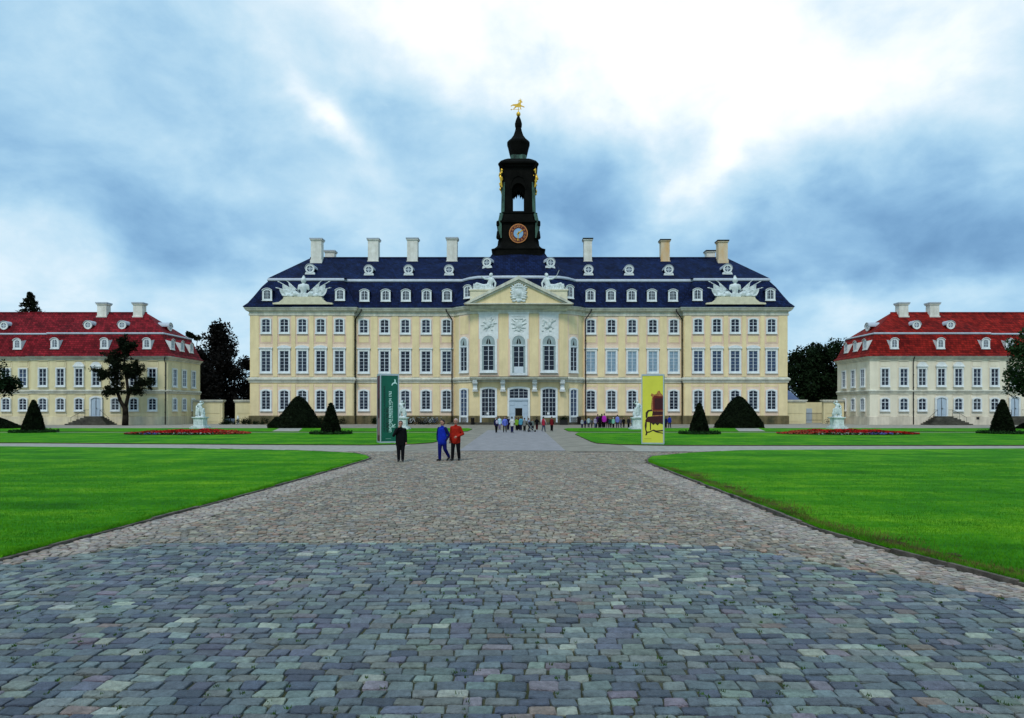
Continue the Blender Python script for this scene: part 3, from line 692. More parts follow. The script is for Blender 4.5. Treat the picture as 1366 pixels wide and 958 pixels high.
# the clock
cy, cz, cr_ = TY - 3.06, 28.52, 1.40
def disc(r0, r1, y0, y1, mt, name, n=40):
    b = MB(); b.M = Matrix.Translation((TX, 0, cz))
    if r0: b.ring(circ(r0, n), circ(r1, n), y0, y1)
    else: b.prism(circ(r1, n), y0, y1)
    return b
b = disc(0, 1.40, cy - .14, cy + .3, M_dial, 'clock'); clock = build(b, 'clock_dial', M_dial, tower)
b = disc(.74, 1.27, cy - .16, cy - .10, None, ''); 
build(b, 'numeral_ring', M_dialred, tower)
b = disc(0, .72, cy - .165, cy - .10, None, ''); build(b, 'dial_centre', M_dialblue, tower)
b = MB()
def text_mesh(s, size, mt, ext=.004, name='lettering', off=0.0):
    cu = bpy.data.curves.new('temporary', 'FONT'); cu.body = s; cu.size = size; cu.align_x = 'CENTER'; cu.align_y = 'CENTER'; cu.extrude = ext; cu.offset = off
    o = bpy.data.objects.new('temporary', cu); C.objects.link(o)
    me = bpy.data.meshes.new_from_object(o.evaluated_get(bpy.context.evaluated_depsgraph_get()))
    bpy.data.objects.remove(o); bpy.data.curves.remove(cu); me.name = name
    me.materials.clear(); me.materials.append(mt); return me
up = Matrix.Rotation(R(90), 4, 'X')                                  # lettering stands in the x-z plane, read from -y
for k, s in enumerate(('XII', 'I', 'II', 'III', 'IV', 'V', 'VI', 'VII', 'VIII', 'IX', 'X', 'XI')):
    a_ = R(30 * k); me = text_mesh(s, .46, M_brass, .012)
    T = Matrix.Translation((TX + 1.0 * math.sin(a_), cy - .175, cz + 1.0 * math.cos(a_))) @ Matrix.Rotation(a_, 4, 'Y') @ up
    base = len(b.v)
    b.v += [tuple(T @ v.co) for v in me.vertices]
    for p in me.polygons: b.f.append([base + i for i in p.vertices]); b.m.append(0)
    bpy.data.meshes.remove(me)
build(b, 'numerals', M_brass, tower)
for ang, ln, w_ in ((R(52), .78, .10), (R(186), 1.12, .07)):
    b = MB(); b.M = Matrix.Translation((TX, 0, cz)) @ Matrix.Rotation(ang, 4, 'Y')
    b.prism([(-w_, -.25), (w_, -.25), (w_ * .6, ln * .8), (w_ * 1.6, ln * .82), (0, ln), (-w_ * 1.6, ln * .82), (-w_ * .6, ln * .8)], cy - .215, cy - .185)
    build(b, 'clock_hand', M_gold, tower)
for o_ in [tower] + [o for o in C.objects if o.parent == tower]:    # belfry and spire a little slimmer and taller
    for v in o_.data.vertices:
        x, y, z = v.co
        k = 1 - .075 * min(1, max(0, (z - 30.6) / 1.0))
        v.co = (TX + (x - TX) * k, TY + (y - TY) * k, z if z < 27 else 27 + (z - 27) * 1.03)
# ------------------------------------------------------------------ sculpture on the palace roof
def trophy(x, y, z):
    b = MB()                                                         # cuirass and helmet between sheaves of standards
    b.cap((0, 0, .5), (0, 0, 1.5), .38, .50); b.cap((-.42, 0, 1.75), (.42, 0, 1.75), .22, .22); b.cap((-.60, 0, 1.68), (-.70, 0, 1.2), .22, .18); b.cap((.60, 0, 1.68), (.70, 0, 1.2), .22, .18)
    b.ell((0, 0, 2.48), (.40, .40, .46)); b.cap((0, .1, 2.75), (0, .1, 3.05), .26, .18); b.cap((0, 0, 1.95), (0, 0, 2.2), .2, .17); b.box(-.75, .75, -.4, .4, 0, .55)
    for s in (-1, 1):
        b.ell((s * 1.1, -.15, .45), (.5, .3, .42)); b.ell((s * 2.0, -.15, .32), (.45, .3, .3)); b.cap((s * 1.6, -.3, .2), (s * 2.9, -.2, .25), .16, .12)
    me = remesh(b, 'roof_trophy', .075, [M_stat], 1)
    o = link('roof_trophy', me, palace, (x, y, z))
    for s in (-1, 1):                                                # standards: slanting staffs with hanging folds of cloth
        for q, (tipx, tipz, bx, yo, f0, f1, dep) in enumerate(((3.55, 2.25, .5, .15, .22, .86, 1.9), (3.75, 1.35, .6, -.1, .30, .90, 1.2), (2.5, 2.45, .4, .3, .40, .88, 1.3))):
            p = Vector((s * bx, yo, .55)); d = Vector((s * tipx, yo, tipz)) - p; b = MB()
            b.tube(p, p + d * 1.0, .07, .055, 8); b.tube(p + d * 1.0, p + d * 1.1, .12, .01, 8)
            NU, NV = 16, 8; gr = []
            for side in (0, 1):
                rows = []
                for i in range(NU + 1):
                    f = f0 + (f1 - f0) * i / NU; t_ = p + d * f; row = []
                    L_ = min(t_.z - .08, dep) * (.90 + .06 * math.sin(i * .75 + q))
                    for j in range(NV + 1):
                        v = j / NV; row.append(b.pt((t_.x - s * .5 * v * v * (1 if q else .6), t_.y - .06 + (.07 if side else 0) + (.035 + .05 * v) * math.sin(i * .9 + v * 1.2 + q), t_.z - L_ * v)))
                    rows.append(row)
                gr.append(rows)
                for i in range(NU):
                    for j in range(NV): b.fi((rows[i][j], rows[i + 1][j], rows[i + 1][j + 1], rows[i][j + 1]))
            for i in range(NU): b.fi((gr[0][i][NV], gr[0][i + 1][NV], gr[1][i + 1][NV], gr[1][i][NV]))
            for i in (0, NU):
                for j in range(NV): b.fi((gr[0][i][j], gr[0][i][j + 1], gr[1][i][j + 1], gr[1][i][j]))
            build(b, 'flag', M_stat, o, True, local=True)
    b = MB(); b.prism([(-4.3, -1.05), (4.3, -1.05), (4.3, -.85), (3.4, -.72), (2.85, -.3), (2.7, .03), (-2.7, .03), (-2.85, -.3), (-3.4, -.72), (-4.3, -.85)], -.5, 1.5)
    build(b, 'plinth', M_sand, o, local=True); return o
trophy(PX(404.8, 98.7), 98.75, 18.35); trophy(PX(980.7, 98.7), 98.75, 18.35)
def recline(s):
    b = MB()                                                         # draped figure lying on its side, leaning on one arm; s flips it
    b.cap((-.4, 0, .45), (.55, 0, .55), .42, .40); b.cap((.55, 0, .6), (.85, 0, 1.45), .42, .40); b.cap((.55, 0, 1.62), (1.05, 0, 1.6), .22, .22)
    b.cap((.82, 0, 1.7), (.80, 0, 1.9), .14, .13); b.ell((.76, -.05, 2.15), (.22, .24, .29)); b.ell((.84, .06, 2.27), (.25, .26, .24)); b.ell((.70, -.25, 2.12), .06)
    b.cap((-.3, -.1, .55), (-1.2, -.25, .85), .30, .24); b.cap((-1.2, -.25, .85), (-1.9, -.2, .28), .22, .15); b.cap((-.3, .1, .4), (-1.5, .1, .35), .28, .22); b.cap((-1.5, .1, .35), (-2.35, .05, .15), .2, .12)
    b.cap((1.1, 0, 1.55), (1.45, -.1, 1.0), .17, .14); b.cap((1.45, -.1, 1.0), (1.35, -.2, .3), .14, .12); b.cap((.5, -.05, 1.55), (-.15, -.2, 1.65), .16, .13); b.cap((-.15, -.2, 1.65), (-.55, -.25, 1.95), .12, .09)
    for k in range(9): b.cap((-1.6 + k * .33, -.38 + .07 * (k % 2), .75 - .25 * (k % 3) * .5), (-1.5 + k * .33, -.35, .08), .13, .15)
    b.box(-2.3, 1.6, -.45, .45, 0, .15)
    if s > 0: b.cap((-.5, -.25, 1.7), (-1.0, -.25, 2.85), .06, .04)
    b.M = None
    me = remesh(b, 'reclining_statue', .05, [M_stat], 1)
    if s > 0:
        me.transform(Matrix.Scale(-1, 4, (1, 0, 0))); me.flip_normals()
    o = link('reclining_statue', me, palace, (s * -PX(647.5, 97.8), 97.75, 19.22))
    b = MB(); x0, x1 = -2.15, 1.25
    if s > 0: x0, x1 = -x1, -x0
    b.box(x0, x1, -.6, .9, -3.0, -.16); b.box(x0 - .12, x1 + .12, -.72, .9, -.16, 0)
    build(b, 'pedestal', M_sand, o, local=True)
recline(-1); recline(1)
for o in [o for o in C.objects if o.name.startswith('reclining_statue')]:
    o['label'] = 'reclining statue pointing outwards' if o.location.x < 0 else 'reclining statue with raised spear'

# ------------------------------------------------------------------ the two wing buildings
def wing(s, root, M_w, M_t):
    xi, xo, xe, Y0, Y1, YB = 49.6, 68.9, 88.0, 96.5, 97.3, 106.3
    pl = [(-xe, YB), (-xe, Y1), (-xo, Y1), (-xo, Y0), (-xi, Y0), (-xi, YB)]
    if s > 0: pl = [(-x, y) for x, y in pl[::-1]]
    ZT = 9.7; b = MB()
    rs = [[b.pt((x, y, z)) for x, y in pl] for z in (0, ZT)]
    for i in range(len(pl) - 1): b.fi((rs[0][i], rs[0][i + 1], rs[1][i + 1], rs[1][i]))
    b.fi((rs[0][-1], rs[0][0], rs[1][0], rs[1][-1])); b.fi(rs[1])
    def X(off, Y): return s * off / F * Y
    bayx = [X(o, Y0) for o in (488, 513, 537.5, 563, 585.8, 610.5, 634)]
    rec = [X(o, Y1) for o in (660.5, 683, 707, 731)]
    for x, Y in [(x, Y0) for x in bayx] + [(x, Y1) for x in rec]:
        b.box(x - .78, x + .78, Y - .05, Y + .05, 5.0, 8.95, 1)
        b.box(x - .58, x + .58, Y - .09, Y + .05, 8.28, 8.85, 0)
        b.box(x - .70, x + .70, Y - .16, Y + .05, 8.98, 9.06, 0)
        b.box(x - .80, x + .80, Y - .05, Y + .05, 1.25, 4.25, 1); b.box(x - .72, x + .72, Y - .15, Y + .05, 4.28, 4.36, 0)
    side = [96.5 * 469.2 / o for o in (461, 448.2, 435.9)]
    for y in side:
        x0, x1 = sorted((s * (xi - .05), s * (xi + .05) if False else s * (xi + .05)))
        xs_ = s * xi; d = -s
        b.box(*sorted((xs_ + d * .05, xs_ - d * .05)), y - .7, y + .7, 5.0, 8.95, 1); b.box(*sorted((xs_ + d * .09, xs_ - d * .05)), y - .5, y + .5, 8.28, 8.85, 0)
        b.box(*sorted((xs_ + d * .05, xs_ - d * .05)), y - .7, y + .7, 1.25, 4.25, 1)
    M_w2 = mat(M_w.name + '_bay', tuple(c * k for c, k in zip((.76, .645, .42) if s < 0 else (.79, .70, .56), (1, 1, 1))), .85, .06, .6, spec=.12, streak=.16)
    build(b, 'wall', [M_w, M_w2], root)
    b = MB(); sweep(b, pl, [(-.05, 0), (.07, 0), (.07, 1.15), (-.05, 1.2)]); build(b, 'plinth', mat('wing_plinth_%s' % ('pale' if s > 0 else 'yellow'), (.72, .63, .50) if s > 0 else (.70, .60, .38), .9, .12, .5, .1, 12, col2=(.55, .48, .38), streak=.25), root)
    b = MB(); sweep(b, pl, [(-.05, 4.40), (.10, 4.40), (.13, 4.62), (.24, 4.70), (.26, 4.84), (.08, 4.95), (-.05, 4.98)]); build(b, 'belt_course', M_corn, root)
    b = MB(); sweep(b, pl, [(-.05, 9.10), (.10, 9.12), (.12, 9.28), (.30, 9.40), (.46, 9.55), (.48, 9.66), (-.05, 9.70)]); build(b, 'cornice', M_corn, root)
    b = MB(); sweep(b, pl, [(.46, 9.67), (.58, 9.68), (.56, 9.75), (.10, 10.1), (-.38, 11.0), (-.9, 12.1), (-1.45, 13.1), (-1.8, 13.1)], cap=False)
    zb = 13.22
    x0, x1 = sorted((s * (xi + 1.33), s * (xe - 1.35))); t0, t1 = sorted((s * 55.3, s * 82))
    hip(b, x0, x1, Y1 + 1.33, YB - 1.3, zb, t0, t1, 101.4, 16.5)
    x0, x1 = sorted((s * (xi + 1.33), s * (xo - 1.35))); t0, t1 = sorted((s * 55.3, s * 62.5))
    a_ = [b.pt(p) for p in ((x0, Y0 + 1.32, zb), (x1, Y0 + 1.32, zb), (x1, 101.5, zb), (x0, 101.5, zb), (t0, 101.4, 16.52), (t1, 101.4, 16.52))]
    for q in ((0, 1, 5, 4), (1, 2, 5), (3, 0, 4)): b.fi([a_[i] for i in q])
    build(b, 'roof', M_t, root)
    b = MB(); sweep(b, pl, [(-1.55, 12.92), (-1.28, 12.93), (-1.22, 13.04), (-1.30, 13.19), (-1.7, 13.22)]); build(b, 'roof_band', M_lead, root)
    b = MB(); r0 = sorted((s * 55.2, s * 82)); sweep(b, [(r0[0], 101.4), (r0[1], 101.4)], [(-.12, 16.44), (.12, 16.44), (.07, 16.62), (-.07, 16.62)]); build(b, 'ridge_cap', M_t, root)
    rr = random.Random(9 + s)
    for i, (x, Y) in enumerate([(x, Y0) for x in bayx] + [(x, Y1) for x in rec]):
        hat = 'shell' if i in (2, 3, 4) else None
        window(root, (x, Y - .08, 5.55), 0, 1.02, 2.35, 0, .17, rows=4, split=2, hat=hat, gm=rr.choice((M_glass, M_glassd, M_glasse) if s > 0 else (M_glass, M_glassd, M_glassm)))
        if i == 3 or (s > 0 and i == 7): continue
        window(root, (x, Y - .08, 2.1), 0, 1.05, 1.62, .2, .16, rows=3 if s > 0 else 4, split=2, gm=rr.choice((M_glass, M_glassd, M_glasse)))
    sg = 1 if s < 0 else -1
    for y in side:
        window(root, (s * (xi - .08), y, 5.55), sg * R(90), 1.0, 2.35, 0, .16, rows=4, split=2, gm=M_glassm)
        window(root, (s * (xi - .08), y, 2.1), sg * R(90), .95, 1.62, .2, .15, rows=4, split=2, gm=M_glassm)
    def entry(x, Y, w, wide):
        b = MB(); b.prism(outline(w, 2.62, .25, 8, 1.22), -.05, .1, 0)
        for sx in (-1, 1):
            for z0, z1 in ((1.4, 2.1), (2.25, 3.4)): b.box(sx * w * .25 - w * .17, sx * w * .25 + w * .17, -.085, -.05, z0, z1, 0)
        b.box(-.02, .02, -.09, -.05, 1.24, 3.75, 1)
        d_ = build(b, 'door', [M_door, M_dark], root, loc=(x, Y - .08, 0))
        b = MB(); b.ring(outline(w, 2.62, .25, 8, 1.22), outline(w + .44, 2.85, .28, 8, 1.215), -.16, .02); build(b, 'surround', M_white, d_, local=True)
        b = MB(); b.box(.05, .09, -.14, -.085, 2.2, 2.4); b.tube((.07, -.17, 2.3), (.2, -.17, 2.3), .02); build(b, 'handle', M_pipe, d_, local=True)
        b = MB(); n_ = 6
        for k in range(n_):
            e = k * .36; hw = wide - (n_ - 1 - k) * .36; zt = 1.2 - k * .2
            hw = wide - (n_ - 1 - k) * (wide - 1.15) / (n_ - 1)
            b.box(-hw, hw, -1.05 - e * .8, -.08, zt - .2 - (.0 if k < n_ - 1 else 0), zt - .002 * k)
        st_ = build(b, 'entrance_steps', M_step, root, loc=(x, Y, 0))
        for sx in (-1, 1):
            b = MB(); p0 = (sx * 1.05, -1.0, 2.1); p1 = (sx * (wide - .3), -1.6, 1.05)
            b.path([(sx * 1.05, -.1, 2.1), p0, p1], .025, 6)
            for f in (0, .5, 1): q = Vector(p0).lerp(Vector(p1), f); b.tube(q, (q.x, q.y, max(0, q.z - .95)), .02)
            build(b, 'handrail', M_pipe, root, loc=(x, Y, 0))
    entry(bayx[3], Y0, 1.38, 2.9)
    if s > 0: entry(rec[0], Y1, 1.15, 1.9)
    for o in ((494.5, 551, 617, 672) if s < 0 else (494.5 + 5, 561, 621, 658)):
        dormer(root, (X(o, 97), 96.75 if o < 650 else 97.5, 10.75), s * R(0), .72, 1.15, 1.6, M_t, rows=3, flare=.22)
    for o in (525.8, 571, 687) if s < 0 else (527.3, 572.4, 690): oxeye(root, (X(o, 99), 98.45 if o < 650 else 99.1, 13.75), 0, .36, 1.5, M_t, base=False)
    for y in side: dormer(root, (s * (xi + .25), y, 10.75), sg * R(90), .70, 1.15, 1.6, M_t, rows=3, flare=.22)
    oxeye(root, (s * (xi + 2.0), 100.9, 13.75), sg * R(90), .36, 1.5, M_t, base=False)
    for o in (554.4, 506.6) if s < 0 else (553, 512): chimney(root, X(o, 101), 101.2, 15.2, 17.95, 1.35, 1.1)
    if s < 0: downpipe(root, [(s * (xi + .1), Y0 - .5, 9.6), (s * (xi + .3), Y0 - .35, 9.2), (s * (xi + .25), Y0 - .14, 8.7), (s * (xi + .25), Y0 - .2, .05)], .07)
    else: downpipe(root, [(X(525.6, Y0), Y0 - .5, 9.6), (X(525.6, Y0), Y0 - .3, 9.3), (X(525.6, Y0), Y0 - .14, 8.8), (X(525.6, Y0), Y0 - .2, .05)], .07)
    downpipe(root, [(s * (xo + .25), Y1 - .5, 9.6), (s * (xo + .25), Y1 - .3, 9.3), (s * (xo + .25), Y1 - .14, 8.8), (s * (xo + .25), Y1 - .2, .05)], .07)
    if s > 0:
        b = MB(); b.box(X(612, Y0) - .2, X(612, Y0) + .2, Y0 - .10, Y0, .75, 1.1); build(b, 'vent', M_pipe, root)
wl = thing('wing_building', 'low yellow wing building with dull red roof, behind the dark spreading tree', 'building', (-59, 101, 0), group='low wings flanking the palace')
wr = thing('wing_building', 'pale cream wing building with bright red roof and steps to two doors', 'building', (59, 101, 0), group='low wings flanking the palace')
wing(-1, wl, M_wyel, M_tile); wing(1, wr, M_wpale, M_tile2)
# garden walls that close the gaps beside the palace
def gwall(x0, x1, Y, label, m=M_wyel):
    o = thing('garden_wall', label, 'wall', ((x0 + x1) / 2, Y, 0), group='gate walls beside the palace')
    b = MB(); b.box(x0, x1, Y, Y + .6, 0, 3.25); b.box(x0 + .35, x1 - .35, Y - .05, Y + .1, 1.55, 2.95); b.box(x0 + .35, x1 - .35, Y - .05, Y + .1, .3, 1.4); build(b, 'masonry', m, o)
    b = MB(); b.box(x0 - .12, x1 + .12, Y - .14, Y + .74, 3.25, 3.42); b.box(x0 - .2, x1 + .2, Y - .22, Y + .82, 3.42, 3.62); build(b, 'coping', M_corn, o)
gwall(-49.4, -44.9, 103.5, 'yellow wall piece with coping touching the dull red roofed wing')
gwall(-42.9, -39.0, 103.3, 'yellow wall piece against the palace beside the dark trees')
gwall(39.35, 43.4, 103.3, 'yellow wall piece against the palace with a grey roof showing above')
gwall(46.2, 49.3, 103.5, 'yellow wall piece behind the bicycle and the white garden statue')
o = thing('gate', 'low blue-grey gate closing the gap beside the dark trees', 'gate', (-43.9, 104.2, 0))
b = MB(); b.box(-44.8, -43.0, 104.1, 104.16, .15, .75); build(b, 'gate_leaf', mat('gate_paint', (.12, .17, .25), .5, .1, 2), o)
b = MB()
for x in (-44.75, -43.9, -43.05): b.tube((x, 104.05, 0), (x, 104.05, 1.0), .05)
build(b, 'post', M_pipe, o)
o = thing('outbuilding', 'outbuilding with sloping blue-grey roof behind the gate wall', 'building', (41.8, 112, 0))
b = MB(); b.box(39.2, 49, 110, 116, 0, 3.3); build(b, 'wall', M_wyel, o)
b = MB(); a_ = [b.pt(p) for p in ((39.0, 109.6, 3.3), (49.3, 109.6, 3.3), (49.3, 116.4, 3.3), (39.0, 116.4, 3.3), (39.0, 112.8, 5.3), (44.6, 112.8, 5.3))]
b.v = [(x if x < 48 else 45.6, y, z) for x, y, z in b.v]
for q in ((0, 1, 5, 4), (1, 2, 5), (2, 3, 4, 5)): b.fi([a_[i] for i in q])
build(b, 'roof', mat('grey_slate', (.075, .10, .19), .6, .15, 2), o)
b = MB(); b.box(46.3, 47.2, 109.9, 109.99, 0, 2.3); build(b, 'door', M_door, o)
o = thing('gate', 'dark open iron gate with rails in the passage before the outbuilding', 'gate', (45, 106, 0))
b = MB()
for z in (.5, 1.5): b.tube((44.6, 106, z), (47.6, 106, z), .03)
for k in range(16): b.tube((44.6 + k * .2, 106, .1), (44.6 + k * .2, 106, 1.7), .018)
build(b, 'railing', M_pipe, o)
# ------------------------------------------------------------------ ground, paving, lawns
def sheet(name, poly, z, m):
    b = MB(); b.face([(x, y, z) for x, y in poly]); return struct(build(b, name, m))
M_grav = mat('gravel', (.30, .27, .22), .95, .2, 1.2, .5, 60, col2=(.19, .17, .135), spec=.1)
sheet('ground', [(-1500, -60), (1500, -60), (1500, 1800), (-1500, 1800)], 0, M_grav)
M_path = mat('path_gravel', (.33, .305, .265), .95, .12, 2.5, .4, 60, col2=(.22, .205, .175), spec=.1)
sheet('cross_path', [(-110, 35.5), (110, 35.5), (110, 50), (-110, 50)], .004, M_path)
M_pave = mat('forecourt_paving', (.26, .24, .25), .75, .2, 1.0, .4, 25, col2=(.17, .155, .15), spec=.3)
sheet('forecourt', [(-6.8, 36.4), (6.4, 36.4), (6.4, 80), (24, 80), (24, 96.6), (-24, 96.6), (-24, 80), (-6.8, 80)], .008, mat('forecourt_gravel', (.235, .205, .165), .9, .2, .8, .4, 40, col2=(.145, .128, .10), spec=.15))
sheet('paved_strip', [(-3.25, 37.0), (2.55, 37.0), (2.55, 72), (-3.25, 72)], .012, mat('strip_paving', (.235, .212, .215), .75, .12, 1.5, .3, 25, col2=(.165, .150, .150), spec=.3))
sheet('paving_bed', [(-14, 1), (12, 1), (12, 36.3), (-14, 36.3)], .004, mat('joint_sand', (.065, .062, .040), .95, .5, 3, .5, 50, col2=(.022, .028, .011), spec=.05))
b = MB(); b.box(2.6, 9, 35.55, 35.72, 0, .05); b.box(-3.3, 2.55, 36.8, 36.95, 0, .02); struct(build(b, 'paving_kerb', M_kerb))
LL = [(-8.9, 2), (-7.95, 8.5), (-7.8, 10.27), (-7.57, 13.1), (-7.13, 19), (-6.88, 25), (-6.72, 30), (-6.8, 31.2), (-7.4, 33), (-8.4, 34.6), (-11.8, 36.6), (-19, 38.6), (-31, 40.6), (-62, 42.5), (-100, 43)]
RL = [(8.4, 2), (7.0, 7.4), (6.50, 8.84), (5.98, 10.9), (5.66, 12.7), (5.56, 18.7), (5.46, 25), (5.44, 28.6), (5.7, 30.2), (6.3, 32.2), (8.6, 34.6), (12, 36.8), (28.2, 38.4), (60, 39.5), (100, 40)]
def inside(poly, x, y):
    c = False; n = len(poly)
    for i in range(n):
        x1, y1 = poly[i]; x2, y2 = poly[i - 1]
        if (y1 > y) != (y2 > y) and x < (x2 - x1) * (y - y1) / (y2 - y1) + x1: c = not c
    return c
def edge_x(line, y):
    for (x1, y1), (x2, y2) in zip(line, line[1:]):
        if y1 <= y <= y2: return x1 + (x2 - x1) * (y - y1) / (y2 - y1)
    return line[-1][0]
def grassmat():
    m = bpy.data.materials.new('lawn_grass'); m.use_nodes = True; t = m.node_tree; n = t.nodes; l = t.links; b = n['Principled BSDF']
    b.inputs['Roughness'].default_value = .8; b.inputs['Specular IOR Level'].default_value = .06
    co = n.new('ShaderNodeTexCoord')
    def nz(scale, det, st):
        mp = n.new('ShaderNodeMapping'); mp.inputs['Scale'].default_value = st; l.new(co.outputs['Object'], mp.inputs[0])
        q = n.new('ShaderNodeTexNoise'); q.inputs['Scale'].default_value = scale; q.inputs['Detail'].default_value = det; q.inputs['Roughness'].default_value = .7
        l.new(mp.outputs[0], q.inputs['Vector']); return q.outputs['Fac']
    def mul(a, c):
        k = n.new('ShaderNodeMath'); k.operation = 'MULTIPLY_ADD'; l.new(a, k.inputs[0]); k.inputs[1].default_value = c[0]
        if isinstance(c[1], float): k.inputs[2].default_value = c[1]
        else: l.new(c[1], k.inputs[2])
        return k.outputs[0]
    f = mul(nz(.35, 6, (1, 1, 1)), (1.5, -.35)); f = mul(nz(1.0, 4, (.07, 1.1, 1)), (1.1, f)); f = mul(nz(7, 8, (1, 1, 1)), (.95, f))
    rp = n.new('ShaderNodeValToRGB'); l.new(f, rp.inputs[0]); e = rp.color_ramp.elements
    e[0].position = .72; e[0].color = (.010, .085, .0035, 1); e[1].position = 1.32; e[1].color = (.070, .26, .010, 1)
    k = e.new(1.0); k.color = (.026, .165, .005, 1); k.position = 1.0
    # mown edge: thinner, yellower
    l.new(rp.outputs[0], b.inputs['Base Color'])
    n2_ = n.new('ShaderNodeTexNoise'); n2_.inputs['Scale'].default_value = 45; n2_.inputs['Detail'].default_value = 5; l.new(co.outputs['Object'], n2_.inputs['Vector'])
    bp = n.new('ShaderNodeBump'); bp.inputs['Strength'].default_value = .8; bp.inputs['Distance'].default_value = .06; l.new(n2_.outputs['Fac'], bp.inputs['Height']); l.new(bp.outputs[0], b.inputs['Normal'])
    # ramp positions are limited to 0..1
    e[0].position = .40; e[1].position = .62; e[2].position = .84 if len(e) > 2 else .84
    for el_, c_ in zip(e, ((.006, .072, .001, 1), (.036, .195, .0015, 1), (.17, .36, .005, 1))): el_.color = c_
    sc = n.new('ShaderNodeMath'); sc.operation = 'MULTIPLY'; sc.inputs[1].default_value = .44; l.new(f, sc.inputs[0]); l.new(sc.outputs[0], rp.inputs[0])
    return m
M_grass = grassmat()
M_soil = mat('soil_edge', (.060, .040, .022), .95, .4, 5, .5, 30, col2=(.02, .015, .01), spec=.05)
def lawn(poly, name='lawn'):
    b = MB(); b.slab(poly, 0.0, .06, 0, 1); o = struct(build(b, name, [M_grass, M_soil])); return o
def kerb(line, w=.07, h=.075):
    b = MB(); sweep(b, line, [(0, 0), (0, h), (w, h), (w, 0)]); return struct(build(b, 'lawn_kerb', M_kerb))
lawn(LL + [(-100, 2)]); lawn(RL + [(100, 2)])
rnd = random.Random(21)
def jag(line, w, h):                                                 # weathered little kerb stones along the lawn edge
    b = MB()
    for p, q in zip(line, line[1:]):
        p, q = Vector(p), Vector(q); d = q - p; n_ = max(1, int(d.length / .8)); d /= n_; u = d.normalized(); nrm = Vector((u.y, -u.x))
        if d.length > 8: continue
        for k in range(n_):
            a, e = p + d * k + u * .006, p + d * (k + 1) - u * .006; hh = h + rnd.uniform(-.018, .015); ww = w + rnd.uniform(-.012, .012); o_ = rnd.uniform(-.015, .015)
            pts = [a + nrm * o_, e + nrm * o_, e + nrm * (o_ + ww), a + nrm * (o_ + ww)]
            b.slab([(v.x, v.y) for v in pts], 0, hh)
    return struct(build(b, 'lawn_kerb', M_kerb))
jag(LL[:12], .07, .065); jag([(x, y) for x, y in RL[:12]][::-1], .07, .065)
def mirror(p): return [(-x, y) for x, y in p]
l2r = [(4.95, 46.5), (5.1, 44.6), (6.2, 43.0), (9, 42.0), (20, 41.9), (70, 42.0), (100, 42), (100, 64), (5.6, 64), (4.95, 60)]
l2l = [(-5.4, 60), (-6.3, 64), (-100, 64), (-100, 46.8), (-32, 45.0), (-17, 43.0), (-9.2, 42.4), (-6.6, 43.6), (-5.7, 45.4), (-5.5, 48)]
l3r = [(4.95, 68), (5.8, 66.2), (100, 66.2), (100, 78), (5.6, 78), (4.95, 75)]
l3l = [(-5.1, 75), (-5.8, 78), (-100, 78), (-100, 66.2), (-6.0, 66.2), (-5.1, 68)]
for p in (l2r, l2l, l3r, l3l): lawn(p)
for s in (-1, 1): sheet('garden_path', [(s * 5, 64.02), (s * 100, 64.02), (s * 100, 66.18), (s * 5, 66.18)][::s], .006, M_path)
sheet('garden_path', [(-24.2, 67), (-21.6, 67), (-24.4, 77), (-27, 77)], .066, M_path); sheet('garden_path', [(21.6, 67), (24.2, 67), (27, 77), (24.4, 77)], .066, M_path)

